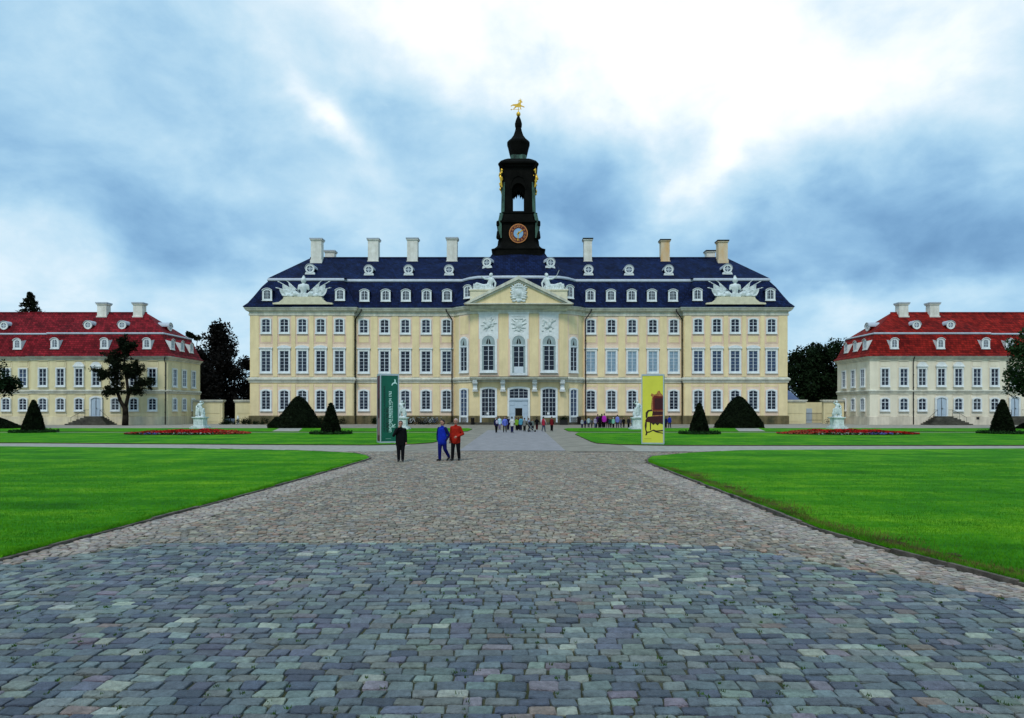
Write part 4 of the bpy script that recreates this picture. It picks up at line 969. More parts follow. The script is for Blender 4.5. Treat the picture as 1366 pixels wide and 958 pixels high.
# cobbles: every stone modelled, in staggered rows
near_poly = [(-10.2, 2.0), (-9.0, 6.5), (-8.2, 8.9), (-7.5, 9.9), (-6.1, 11.6), (2.3, 11.6), (3.7, 11.05), (5.0, 9.4), (5.98, 8.06), (6.7, 6.6), (8.6, 2.0)]
JOINTS = []
def paving(name, accept, y0, y1, x0, x1, rowh, wr, gap, pal, m, dome, tilt, zamp, bend, n_side=3, seed=1, skew=0.0):
    r = random.Random(seed); V = []; Fc = []; col = []; y = y0; JOINTS.clear()
    while y < y1:
        rh = rowh * r.uniform(.88, 1.14); x = x0 - r.random() * wr[1]
        while x < x1:
            w = r.uniform(*wr)
            if r.random() < .06: w *= 1.35
            cx, cy = x + w / 2, y + rh / 2 + bend(x + w / 2)
            if accept(cx, cy):
                JOINTS.append((x + r.uniform(-.01, .01), y + rh * r.random(), 1)); JOINTS.append((x + w * r.random(), y + r.uniform(-.008, .008), 1))
                hw, hh = w / 2 - gap * r.uniform(.35, .75), rh / 2 - gap * r.uniform(.35, .75)
                z0 = r.uniform(-zamp, zamp) + .004 * math.sin(cx * 1.3) * math.sin(cy * 1.1); tx, ty = r.gauss(0, tilt), r.gauss(0, tilt)
                rc = min(hw, hh) * r.uniform(.10, .30); base = len(V); yaw = r.gauss(0, .025) + skew * cx
                pts = []
                for sx, sy in ((-1, -1), (1, -1), (1, 1), (-1, 1)):
                    jx, jy = r.gauss(0, .008), r.gauss(0, .007)
                    a = (sx * hw + jx, sy * (hh - rc) + jy); c = (sx * (hw - rc) + jx, sy * hh + jy)
                    pts += [a, c] if sx * sy > 0 else [c, a]
                ca, sa = math.cos(yaw), math.sin(yaw)
                n8 = len(pts)
                for px, py in pts:
                    V.append((cx + px * ca - py * sa, cy + px * sa + py * ca, .001))
                for px, py in pts:
                    z = .028 + z0 + tx * px + ty * py - dome; V.append((cx + (px * ca - py * sa) * .985, cy + (px * sa + py * ca) * .985, z))
                for px, py in pts:
                    px *= .88; py *= .84; z = .028 + z0 + tx * px + ty * py + r.uniform(-.0015, .0015); V.append((cx + px * ca - py * sa, cy + px * sa + py * ca, z))
                c = r.choices(pal[0], pal[1])[0]; k = r.uniform(.78, 1.25); c = tuple(v * k * r.uniform(.95, 1.05) for v in c)
                for i in range(n8):
                    j = (i + 1) % n8
                    Fc.append((base + i, base + j, base + n8 + j, base + n8 + i)); Fc.append((base + n8 + i, base + n8 + j, base + 2 * n8 + j, base + 2 * n8 + i))
                Fc.append(tuple(base + 2 * n8 + i for i in range(n8)))
                col.append((c, 2 * n8 + 1))
            x += w
        y += rh
    me = bpy.data.meshes.new(name); me.from_pydata(V, [], Fc); me.materials.append(m)
    at = me.attributes.new('Col', 'FLOAT_COLOR', 'FACE')
    arr = np.concatenate([np.tile(np.array((*c, 1.0), 'f'), (k, 1)) for c, k in col]); at.data.foreach_set('color', arr.ravel())
    me.update(); return struct(link(name, me))
M_cob = mat('cobble_granite', (1.14, 1.14, 1.12), .52, .1, 18, 1.0, 75, vcol=True, spec=.42, col2=(.58, .58, .58), streak=.28)
M_cob2 = mat('old_cobble', (1.27, 1.24, 1.19), .65, .1, 14, .7, 60, vcol=True, spec=.34, col2=(.60, .58, .56), streak=.30)
g = lambda r_, g_, b_: sr(r_, g_, b_)
blue = ([g(104, 114, 120), g(84, 92, 106), g(118, 130, 130), g(138, 150, 140), g(108, 110, 124), g(130, 134, 128), g(172, 176, 160), g(140, 130, 138), g(142, 126, 116)], [22, 15, 18, 13, 8, 14, 4, 3, .9])
warm = ([g(136, 126, 112), g(146, 136, 122), g(124, 118, 108), g(142, 122, 106), g(156, 146, 130), g(128, 124, 120), g(152, 126, 110), g(114, 106, 96)], [20, 18, 14, 12, 9, 14, 6, 7])
strip = ([g(150, 140, 130), g(160, 146, 134), g(140, 132, 126), g(152, 132, 120), g(168, 158, 146)], [20, 16, 14, 10, 8])
paving('cobblestone_paving', lambda x, y: inside(near_poly, x, y) and abs(x) < .82 * y + 6, 2.0, 11.6, -10.2, 8.6, .160, (.16, .27), .012, blue, M_cob, .006, .034, .006, lambda x: .0, seed=5)
joints = list(JOINTS)
def mid_ok(x, y):
    if inside(near_poly, x, y) or y > 36.2: return False
    a, c = edge_x(LL, y) + .04, edge_x(RL, y) - .13
    if not (a < x < c): return False
    if y < 28 and (x < a + .95 or x > c - .95): return False
    return x > -13 and x < 11
paving('old_cobblestone_paving', mid_ok, 2.0, 36.3, -13.2, 11, .118, (.11, .18), .013, warm, M_cob2, .007, .055, .008, lambda x: .03 * math.sin(x * .9), seed=6)
def edge_ok(x, y):
    a, c = edge_x(LL, y) + .04, edge_x(RL, y) - .13
    if y > 28 or y < 2.0 or inside(near_poly, x, y): return False
    return a < x < a + .95 or c - .95 < x < c
paving('edge_paving', edge_ok, -2, 33, -10, 9, .10, (.10, .16), .012, strip, M_cob2, .004, .025, .003, lambda x: .35 * x, seed=7, skew=.0)
# grass blades and edge tufts on the near lawns
def blades(name, n, pick, h, wd, m):
    V = np.zeros((n * 3, 3)); P_ = np.array([pick() for _ in range(n)]); a = rng.uniform(0, 2 * math.pi, n); hh = h * rng.uniform(.5, 1.25, n)
    hh *= P_[:, 2]; lean = rng.normal(0, .45, (n, 2)) * hh[:, None]
    V[0::3, 0] = P_[:, 0] - np.cos(a) * wd; V[0::3, 1] = P_[:, 1] - np.sin(a) * wd; V[1::3, 0] = P_[:, 0] + np.cos(a) * wd; V[1::3, 1] = P_[:, 1] + np.sin(a) * wd
    V[2::3, 0] = P_[:, 0] + lean[:, 0]; V[2::3, 1] = P_[:, 1] + lean[:, 1]; V[0::3, 2] = V[1::3, 2] = .05; V[2::3, 2] = .06 + hh
    me = bpy.data.meshes.new(name); me.from_pydata(V.tolist(), [], np.arange(n * 3).reshape(-1, 3).tolist()); me.materials.append(m)
    o = link(name, me); o['kind'] = 'stuff'; return o
def pick():
    while True:
        y = 7.6 + 22 * random.random() ** 1.5
        if random.random() < .5:
            e = edge_x(LL, y); lo_ = -.80 * y - 2
            if lo_ >= e: continue
            x = random.uniform(lo_, e + .03)
            if random.random() < .12: x = e - abs(random.gauss(0, .12))
            dist = e - x
        else:
            e = edge_x(RL, y); hi_ = .77 * y + 2
            if hi_ <= e: continue
            x = random.uniform(e - .03, hi_)
            if random.random() < .12: x = e + abs(random.gauss(0, .12))
            dist = x - e
        return (x, y, 1.35 if dist < .15 else 1)
M_blade = mat('grass_blade', (.075, .25, .003), .7, .3, .8, col2=(.010, .088, .001), spec=.1)
blades('grass', 220000, pick, .042, .0045, M_blade)
def pick2():
    y = 7.7 + 18 * random.random() ** 1.6; e = edge_x(RL, y); w_ = abs(random.gauss(0, .30)) * (1 + .5 * math.sin(y * 1.7)); return (e + .05 + w_, y, random.uniform(.6, 1.6))
blades('dry_grass', 14000, pick2, .05, .006, mat('dry_grass_blade', (.13, .12, .03), .8, .4, .8, col2=(.035, .030, .012), spec=.05))
rj = random.Random(88); spots = [p for p in rj.sample(joints, 800)]
def pick3():
    p = rj.choice(spots); return (p[0] + rj.gauss(0, .012), p[1] + rj.gauss(0, .010), rj.uniform(.5, 1.3))
blades('joint_weeds', 8000, pick3, .018, .005, mat('joint_weed', (.035, .085, .010), .8, .4, 3, col2=(.03, .045, .012), spec=.05))
C.objects['joint_weeds']['label'] = 'tiny weeds and moss in the cobble joints'
b = MB(); rs_ = random.Random(31)                                    # bare soil scuffed open along the right lawn edge
for k in range(46):
    yy = 8.2 + 15 * rs_.random() ** 1.5; xx = edge_x(RL, yy) + .12 + abs(rs_.gauss(0, .22)); q = rs_.uniform(.05, .20)
    b.face([(xx + q * rs_.uniform(.5, 1.2) * math.cos(a), yy + 1.6 * q * rs_.uniform(.5, 1.2) * math.sin(a), .064 + k * .0002) for a in [6.283 * i / 9 for i in range(9)]])
o = struct(build(b, 'bare_soil', M_soil))
o = C.objects['grass']; o['label'] = 'short green grass blades of the near lawns'; C.objects['dry_grass']['label'] = 'dry scuffed grass along the right lawn edge'

# ------------------------------------------------------------------ trees and clipped yews
def leafcloud(name, pts, size, m, flat=.0, seed=1):
    """pts: (x, y, z, scale) leaf centres -> little bent leaf quads in every direction"""
    r = np.random.default_rng(seed); P_ = np.array(pts); n = len(P_)
    d1 = r.normal(size=(n, 3)); d1[:, 2] *= (1 - flat); d1 /= np.linalg.norm(d1, axis=1)[:, None]
    t_ = r.normal(size=(n, 3)); d2 = np.cross(d1, t_); d2 /= np.linalg.norm(d2, axis=1)[:, None]
    s = (size * r.uniform(.6, 1.35, n) * P_[:, 3])[:, None]; c = P_[:, :3]
    V = np.empty((n, 4, 3)); V[:, 0] = c - d1 * s; V[:, 1] = c + d2 * s * .55; V[:, 2] = c + d1 * s; V[:, 3] = c - d2 * s * .55
    me = bpy.data.meshes.new(name); me.vertices.add(n * 4); me.vertices.foreach_set('co', V.reshape(-1)); me.loops.add(n * 4); me.loops.foreach_set('vertex_index', np.arange(n * 4))
    me.polygons.add(n); me.polygons.foreach_set('loop_start', np.arange(0, n * 4, 4)); me.polygons.foreach_set('loop_total', np.full(n, 4)); me.update(); me.validate()
    me.materials.append(m); return me
M_bark = mat('dark_bark', (.022, .017, .012), .95, .4, 5, .5, 14, col2=(.008, .006, .005), spec=.05)
M_leafd = mat('dark_foliage', (.0095, .0135, .0055), .85, .5, .9, col2=(.0035, .0045, .003), spec=.05)
M_leafp = mat('purplish_foliage', (.0085, .0075, .0065), .85, .5, .9, col2=(.003, .003, .003), spec=.05)
M_leafg = mat('green_foliage', (.020, .042, .014), .8, .5, .6, col2=(.007, .017, .006), spec=.06)
M_leafr = mat('wood_foliage', (.009, .019, .007), .85, .5, .5, col2=(.003, .006, .0025), spec=.05)
M_yew = mat('clipped_yew', (.0085, .0135, .0055), .9, .5, 2.6, col2=(.0022, .0034, .002), spec=.04)
def tree(label, base, H, limbs, leafn, leafs, m, spread, group=None, seed=1, trunk_r=.3, name='tree', flat=.2, gapf=0.0):
    """limbs: polylines of the main boughs (relative to base); leaves gather in clumps along twigs that leave them"""
    r = random.Random(seed); o = thing(name, label, 'tree', base, group=group); B = Vector(base); b = MB(); clumps = []
    for k, (pts, r0, r1, c0) in enumerate(limbs):
        pts = [B + Vector(p) for p in pts]; n = len(pts) - 1
        for i in range(n):
            f0, f1 = i / n, (i + 1) / n; b.tube(pts[i], pts[i + 1], r0 + (r1 - r0) * f0, r0 + (r1 - r0) * f1, 8); b.ell(pts[i + 1], (r0 + (r1 - r0) * f1) * 1.02, 8, 5)
        tot = n * 2 if k else 0
        for q in range(int(tot * 6)):
            f = r.uniform(c0, 1) * n; i = min(n - 1, int(f)); p = pts[i].lerp(pts[i + 1], f - i)
            d = Vector((r.gauss(0, 1), r.gauss(0, 1), r.gauss(.25, .6))).normalized() * r.uniform(.3, 1) * spread
            b.path([p, p + d * .5 + Vector((0, 0, .05)), p + d], max(.012, r1 * .4), 5)
            clumps.append((p + d, r.uniform(.5, 1.1)))
            if r.random() < .6: clumps.append((p + d * .55, r.uniform(.4, .8)))
    build(b, 'trunk', M_bark, o, True)
    pts = []; 
    for _ in range(leafn):
        c, s = r.choice(clumps); q = Vector((r.gauss(0, .34), r.gauss(0, .34), r.gauss(0, .24))) * s * spread * .75
        pts.append((*(c + q), r.uniform(.7, 1.2)))
    link('crown', leafcloud('crown', pts, leafs, m, flat, seed), o); return o
t0 = (PX(167, 92.5), 92.5, 0)
L = [([(0, 0, 0), (.05, 0, 1.4), (.0, 0, 2.4)], .42, .34, .99),
     ([(0, 0, 2.2), (-.7, .1, 3.3), (-1.2, .2, 4.6), (-1.3, .2, 6.2), (-1.6, .1, 8.2), (-1.0, 0, 10.4)], .28, .05, .35),
     ([(0, 0, 2.3), (.45, 0, 4.2), (.2, 0, 6.2), (-.2, .1, 8.2), (-.1, .1, 10.3), (-.1, 0, 11.7)], .26, .05, .45),
     ([(-1.2, .2, 4.6), (-2.0, .3, 6.2), (-3.0, .3, 7.0), (-3.9, .2, 7.3)], .14, .04, .45),
     ([(.2, 0, 6.2), (1.2, -.1, 7.6), (1.9, -.2, 8.3)], .13, .04, .3), ([(.4, 0, 4.0), (1.2, 0, 5.2), (2.4, .1, 5.9), (3.2, .1, 5.7)], .12, .03, .4), ([(.45, 0, 4.2), (1.4, -.2, 4.7), (2.0, -.2, 4.4)], .09, .03, .4),
     ([(.2, 0, 6.2), (1.0, .2, 7.0), (2.0, .2, 7.6)], .10, .03, .3), ([(-1.3, .2, 6), (-.9, -.3, 8), (-2.2, -.4, 9.6)], .11, .03, .4), ([(-1.2, .2, 4.6), (-1.9, -.2, 4.6), (-2.2, -.2, 4.4)], .08, .03, .4), ([(-.1, .1, 9.5), (.8, .1, 10.6), (1.1, 0, 11.2)], .08, .03, .3)]
tree('dark forked tree with ragged crown in front of the yellow wing', t0, 12, L, 26000, .12, M_leafd, .95, seed=4)
def bush_tree(label, base, H, W_, n, leafs, m, seed, group=None, name='tree', low=.12, peaks=None, lobes=26):
    r = random.Random(seed); o = thing(name, label, 'tree', base, group=group); B = Vector(base); b = MB(); clumps = []
    b.tube(B, B + Vector((0, 0, H * .55)), .03 * H, .018 * H, 8)
    for k in range(lobes):
        f = r.uniform(low, .97); wz = W_ / 2 * (math.sin(math.pi * min(1, .15 + f * .85)) ** .6 if peaks is None else peaks(f))
        a = r.uniform(0, 2 * math.pi); rad = wz * math.sqrt(r.uniform(.15, 1))
        c = Vector((rad * math.cos(a), rad * math.sin(a) * .8, f * H)); clumps.append((c, r.uniform(.6, 1.15)))
        b.path([B + Vector((0, 0, f * H * .45)), B + Vector((c.x * .5, c.y * .5, f * H * .75)), B + c], .012 * H * (1.15 - f), 6)
    build(b, 'trunk', M_bark, o, True)
    pts = []
    for _ in range(n):
        c, s = r.choice(clumps); v = Vector((r.gauss(0, 1), r.gauss(0, 1), r.gauss(0, .75))); v = v.normalized() * r.random() ** .33
        pts.append((*(B + c + v * s * W_ * .17 + Vector((r.gauss(0, .12), r.gauss(0, .12), r.gauss(0, .12))) * W_ * .1), 1))
    link('crown', leafcloud('crown', pts, leafs, m, .2, seed), o); return o
def cone_(f): return max(.04, 1.05 * (1 - f) ** .8)
bg = 'dark trees behind the gate walls'
bush_tree('tall dark tree with spiky top behind the gap left of the palace', (PX(290, 122), 122, 0), 17.2, 10.5, 16000, .27, M_leafp, 31, bg, low=.02, lobes=60, peaks=lambda f: 1.0 if f < .45 else max(.12, 1.0 - (f - .45) * 1.55))
bush_tree('dark broken tree leaning towards the palace corner', (PX(325, 125), 125, 0), 11.2, 8.5, 9000, .25, M_leafp, 32, bg, low=.02, lobes=40)
bush_tree('slim airy tree just behind the dull red hip', (PX(257, 135), 135, 0), 18.6, 4.6, 3800, .25, M_leafd, 33, bg, low=.2, lobes=24)
bush_tree('dark low tree filling the gap behind the low gate', (PX(268, 116), 116, 0), 9, 8.5, 7000, .26, M_leafp, 34, bg, low=.0, lobes=34)
for k, (px, Y, H, W_, sd_, lb) in enumerate(((1072, 128, 13.6, 9, 41, 'round dark green tree right beside the palace corner'), (1094, 134, 14.6, 8, 42, 'dark green tree in the middle of the gap right of the palace'), (1118, 126, 14.6, 10, 43, 'broad dark green tree rising behind the bright red roof'), (1148, 136, 15, 10, 44, 'dark green tree mostly hidden by the bright red roof'))):
    bush_tree(lb, (PX(px, Y), Y, 0), H, W_, 12000, .27, M_leafr, sd_, 'dark green trees behind the right gate walls', low=.0, lobes=70, peaks=lambda f: 1.0 if f < .6 else max(.25, 1 - (f - .6) * 1.7))
b = MB()                                                             # spruce over the dull red roof
o = thing('spruce_tree', 'dark pointed spruce standing above the dull red roof', 'tree', (PX(40, 132), 132, 0)); B = Vector((PX(40, 132), 132, 0)); r = random.Random(8); H = PZ(389, 132)
b.tube(B, B + Vector((0, 0, H - .5)), .4, .04, 8); pts = []
for k in range(46):
    f = .30 + .69 * k / 45; ln = min(5.0, .68 * (1 - f) * H) + .12
    for j in range(9):
        a = r.uniform(0, 6.28); l_ = ln * r.uniform(.6, 1.12); tip = B + Vector((l_ * math.cos(a), l_ * math.sin(a), f * H - l_ * .22)); b.tube(B + Vector((0, 0, f * H)), tip, .05, .012, 5)
        for q in range(22):
            g_ = r.random() ** .7; p = (B + Vector((0, 0, f * H))).lerp(tip, g_); pts.append((p.x + r.gauss(0, .13), p.y + r.gauss(0, .13), p.z + r.gauss(-.06, .10), 1))
build(b, 'trunk', M_bark, o, True); link('crown', leafcloud('crown', pts, .22, M_leafd, .5, 3), o)
bt = bush_tree('leafy dark green tree cut off by the left picture edge', (PX(-32, 78), 78, 0), 8.2, 8.0, 14000, .17, M_leafr, 51, low=.34, lobes=46)
bush_tree('leafy green tree cut off by the right picture edge', (PX(1390, 74), 74, 0), 11.2, 7.4, 15000, .17, M_leafg, 52, low=.36, lobes=50)
def clipped(label, x, y, prof, group, name, seed, cover=None, lump=0.04, n=9000, squash=1.0, shape=None):
    """a clipped yew: dense core with needles standing out of an uneven surface"""
    r = random.Random(seed); o = thing(name, label, 'topiary', (x, y, .06), group=group); b = MB()
    def rad(z):
        for (r0, z0), (r1, z1) in zip(prof, prof[1:]):
            if z0 <= z <= z1: return r0 + (r1 - r0) * (z - z0) / max(1e-6, z1 - z0)
        return 0
    zt = prof[-1][1]; pts = []
    NU, NV = 40, 30; gr = []
    ph = [r.uniform(0, 6.28) for _ in range(6)]
    def lm(a, z): return 1 + lump * (math.sin(3 * a + ph[0] + z * 1.7) + .7 * math.sin(5 * a + ph[1] - z * 2.9) + .5 * math.sin(9 * a + ph[2] + z * 5)) + (shape(a, z) if shape else 0)
    for j in range(NV + 1):
        z = zt * j / NV; gr.append([b.pt((x + rad(z) * .95 * lm(a, z) * math.cos(a), y + rad(z) * .95 * lm(a, z) * squash * math.sin(a), .06 + z * .985)) for a in [2 * math.pi * i / NU for i in range(NU)]])
    for A, Bq in zip(gr, gr[1:]):
        for i in range(NU): b.fi((A[i], A[(i + 1) % NU], Bq[(i + 1) % NU], Bq[i]))
    for _ in range(n):
        z = zt * (1 - math.sqrt(r.random())) if r.random() < .8 else zt * r.random(); a = r.uniform(0, 6.28); k = rad(z) * lm(a, z) * r.uniform(.93, 1.0) + abs(r.gauss(0, .035)); pts.append((x + k * math.cos(a), y + k * squash * math.sin(a), .06 + z, 1))
    core = build(b, 'crown', M_yew, o, True); link('foliage', leafcloud('foliage', pts, .075, M_yew, 0, seed), core)
    b = MB(); b.tube((x, y, 0), (x, y, .5), .12); build(b, 'trunk', M_bark, o)
    if cover:
        q = thing('ground_cover', cover[0], 'ground cover', (x, y, .06), group='plant rings under the yew cones'); pts = []
        for _ in range(2600):
            a = r.uniform(0, 6.28); k = r.uniform(.4, 1) * cover[1]; pts.append((x + k * math.cos(a) * 1.0, y + k * math.sin(a) * .9, .08 + abs(r.gauss(0, .10)), 1))
        link('leaves', leafcloud('leaves', pts, .085, M_cov, 0, seed + 1), q); q['kind'] = 'thing'
M_cov = mat('ground_cover_leaves', (.014, .042, .010), .85, .4, 2, col2=(.006, .018, .005), spec=.06)
cp_ = [(.82, 0), (.80, .25), (.66, .9), (.42, 1.7), (.22, 2.35), (.10, 2.65), (.01, 2.72)]
gk = 'clipped yew cones on the lawns'
for px, Y, k, lb in ((441.5, 60, 1.0, 'clipped yew cone between the bumpy yew mound and the green sign'), (933, 60, 1.0, 'clipped yew cone between the yellow sign and the right yew mound'), (45, 64, 1.12, 'clipped yew cone in front of the dull red roofed wing'), (1337.5, 61, 1.12, 'large clipped yew cone in front of the second blue door')):
    clipped(lb, PX(px, Y), Y, [(a_ * k, z * k) for a_, z in cp_], gk, 'yew_cone', int(px), ('ring of low plants around the ' + lb.replace('clipped yew ', '').replace('large ', ''), 1.85 * k))
mp_ = [(2.72, 0), (2.62, .35), (2.15, 1.15), (1.58, 2.05), (1.0, 2.9), (.62, 3.32), (.32, 3.58), (.02, 3.68)]
gm = 'big yew mounds before the palace'
clipped('big dark yew mound with a bumpy left shoulder', PX(398, 80), 80, mp_, gm, 'yew_mound', 71, lump=.045, n=15000, shape=lambda a, z: (.22 * max(0, math.cos(a - 3.3)) * (1 if z < 1.25 else 0) - .06 * max(0, math.cos(a - 3.3)) * (1 if z > 1.6 else 0)))
clipped('big smooth dark yew mound right of the yellow sign', PX(985.5, 80), 80, [(r_ * 1.03, z) for r_, z in mp_], gm, 'yew_mound', 72, lump=.03, n=15000)
clipped('dark yew mound cut off by the left picture edge', PX(-14, 78), 78, [(r_ * 1.2, z * .38) for r_, z in mp_], gm, 'yew_mound', 73, lump=.03)
clipped('dark yew mound cut off by the right picture edge', PX(1383, 76), 76, [(r_ * .72, z * .28) for r_, z in mp_], gm, 'yew_mound', 74, lump=.03)
# low shrubs at the palace foot and before the plinth
for x0, x1, Y, lb in ((-42.4, -34.6, 97.6, 'low dark shrubs at the foot of the palace beside the gate wall'), (-21, -12.2, 98.8, 'green plants growing against the plinth behind the bicycles'), (-33, -25, 98.0, 'green climbing plants along the plinth left of the downpipe')):
    o = thing('shrub', lb, 'shrub', ((x0 + x1) / 2, Y, 0)); r = random.Random(int(x0 * 10)); pts = []; b = MB()
    for k in range(16): xx = r.uniform(x0, x1); b.tube((xx, Y, 0), (xx + r.uniform(-.2, .2), Y + r.uniform(-.1, .2), .7), .02)
    ks = [(r.uniform(x0, x1), r.uniform(.15, 1.1)) for _ in range(22)]
    for _ in range(3400): c = r.choice(ks); pts.append((c[0] + r.gauss(0, .22), Y + r.gauss(0, .16), max(.03, c[1] * r.uniform(.2, 1) + r.gauss(0, .1)), 1))
    build(b, 'stem', M_bark, o); link('foliage', leafcloud('foliage', pts, .075, M_leafr, 0, 4), o)
# ------------------------------------------------------------------ flower beds
M_red = mat('red_flowers', (.42, .014, .012), .8, .3, 2.0, col2=(.26, .008, .006), spec=.1); M_org = mat('orange_flowers', (.34, .10, .05), .8, .3, 3, col2=(.16, .05, .02), spec=.1)
M_blu = mat('blue_flowers', (.10, .12, .40), .8, .3, 3, spec=.1); M_pal = mat('pale_flowers', (.40, .44, .42), .8, .3, 3, col2=(.12, .18, .10), spec=.1); M_fol = mat('bed_foliage', (.012, .035, .010), .85, .4, 3, spec=.05)
for s, lb in ((-1, 'long red flower bed with a blue patch in front, before the yellow wing'), (1, 'long red flower bed with orange end, before the cream wing')):
    x0, x1 = (PX(158, 59), PX(325, 59)) if s < 0 else (PX(1045, 59), PX(1235, 59)); cx = (x0 + x1) / 2; hw = (x1 - x0) / 2; cy_ = 60.3
    o = thing('flower_bed', lb, 'flower bed', (cx, cy_, .06), group='red flower beds on the lawns'); r = random.Random(60 + s)
    b = MB(); b.slab([(cx + hw * math.cos(a), cy_ + 2.9 * math.sin(a)) for a in [2 * math.pi * k / 40 for k in range(40)]], .05, .10); build(b, 'soil', M_soil, o)
    sets = {'red_flowers': [], 'orange_flowers': [], 'blue_flowers': [], 'pale_flowers': [], 'foliage': []}
    for _ in range(15000):
        a = r.uniform(0, 6.28); k = math.sqrt(r.random()); u = k * math.cos(a); v = k * math.sin(a); x = cx + hw * u; y = cy_ + 2.9 * v
        hgt = .34 * max(.2, 1 - abs(u) ** 3) * (1.0 if v > -.5 else .6); lob = .7 + .3 * math.sin(x * 1.9) * math.sin(y * 2 + 1)
        if r.random() < .42: sets['foliage'].append((x, y, .08 + r.random() * hgt * .8, 1)); continue
        key = 'red_flowers'
        end = (u > .55 if s < 0 else u < -.45) or (s < 0 and u < -.45)
        if end and r.random() < .55: key = 'orange_flowers'
        if v < -.78: key = 'blue_flowers' if (-.55 < u < -.25 if s < 0 else .1 < u < .45) else 'pale_flowers'
        z = .10 + hgt * lob * (.75 + .3 * r.random())
        if key in ('blue_flowers', 'pale_flowers'):
            z = .12 + .12 * r.random()
            if key == 'pale_flowers' and r.random() < .6: key = 'foliage'
        sets[key].append((x, y, z, 1))
    for key, mt in (('red_flowers', M_red), ('orange_flowers', M_org), ('blue_flowers', M_blu), ('pale_flowers', M_pal), ('foliage', M_fol)):
        link(key, leafcloud(key, sets[key], .075, mt, .5, 5), o)['kind'] = 'stuff'
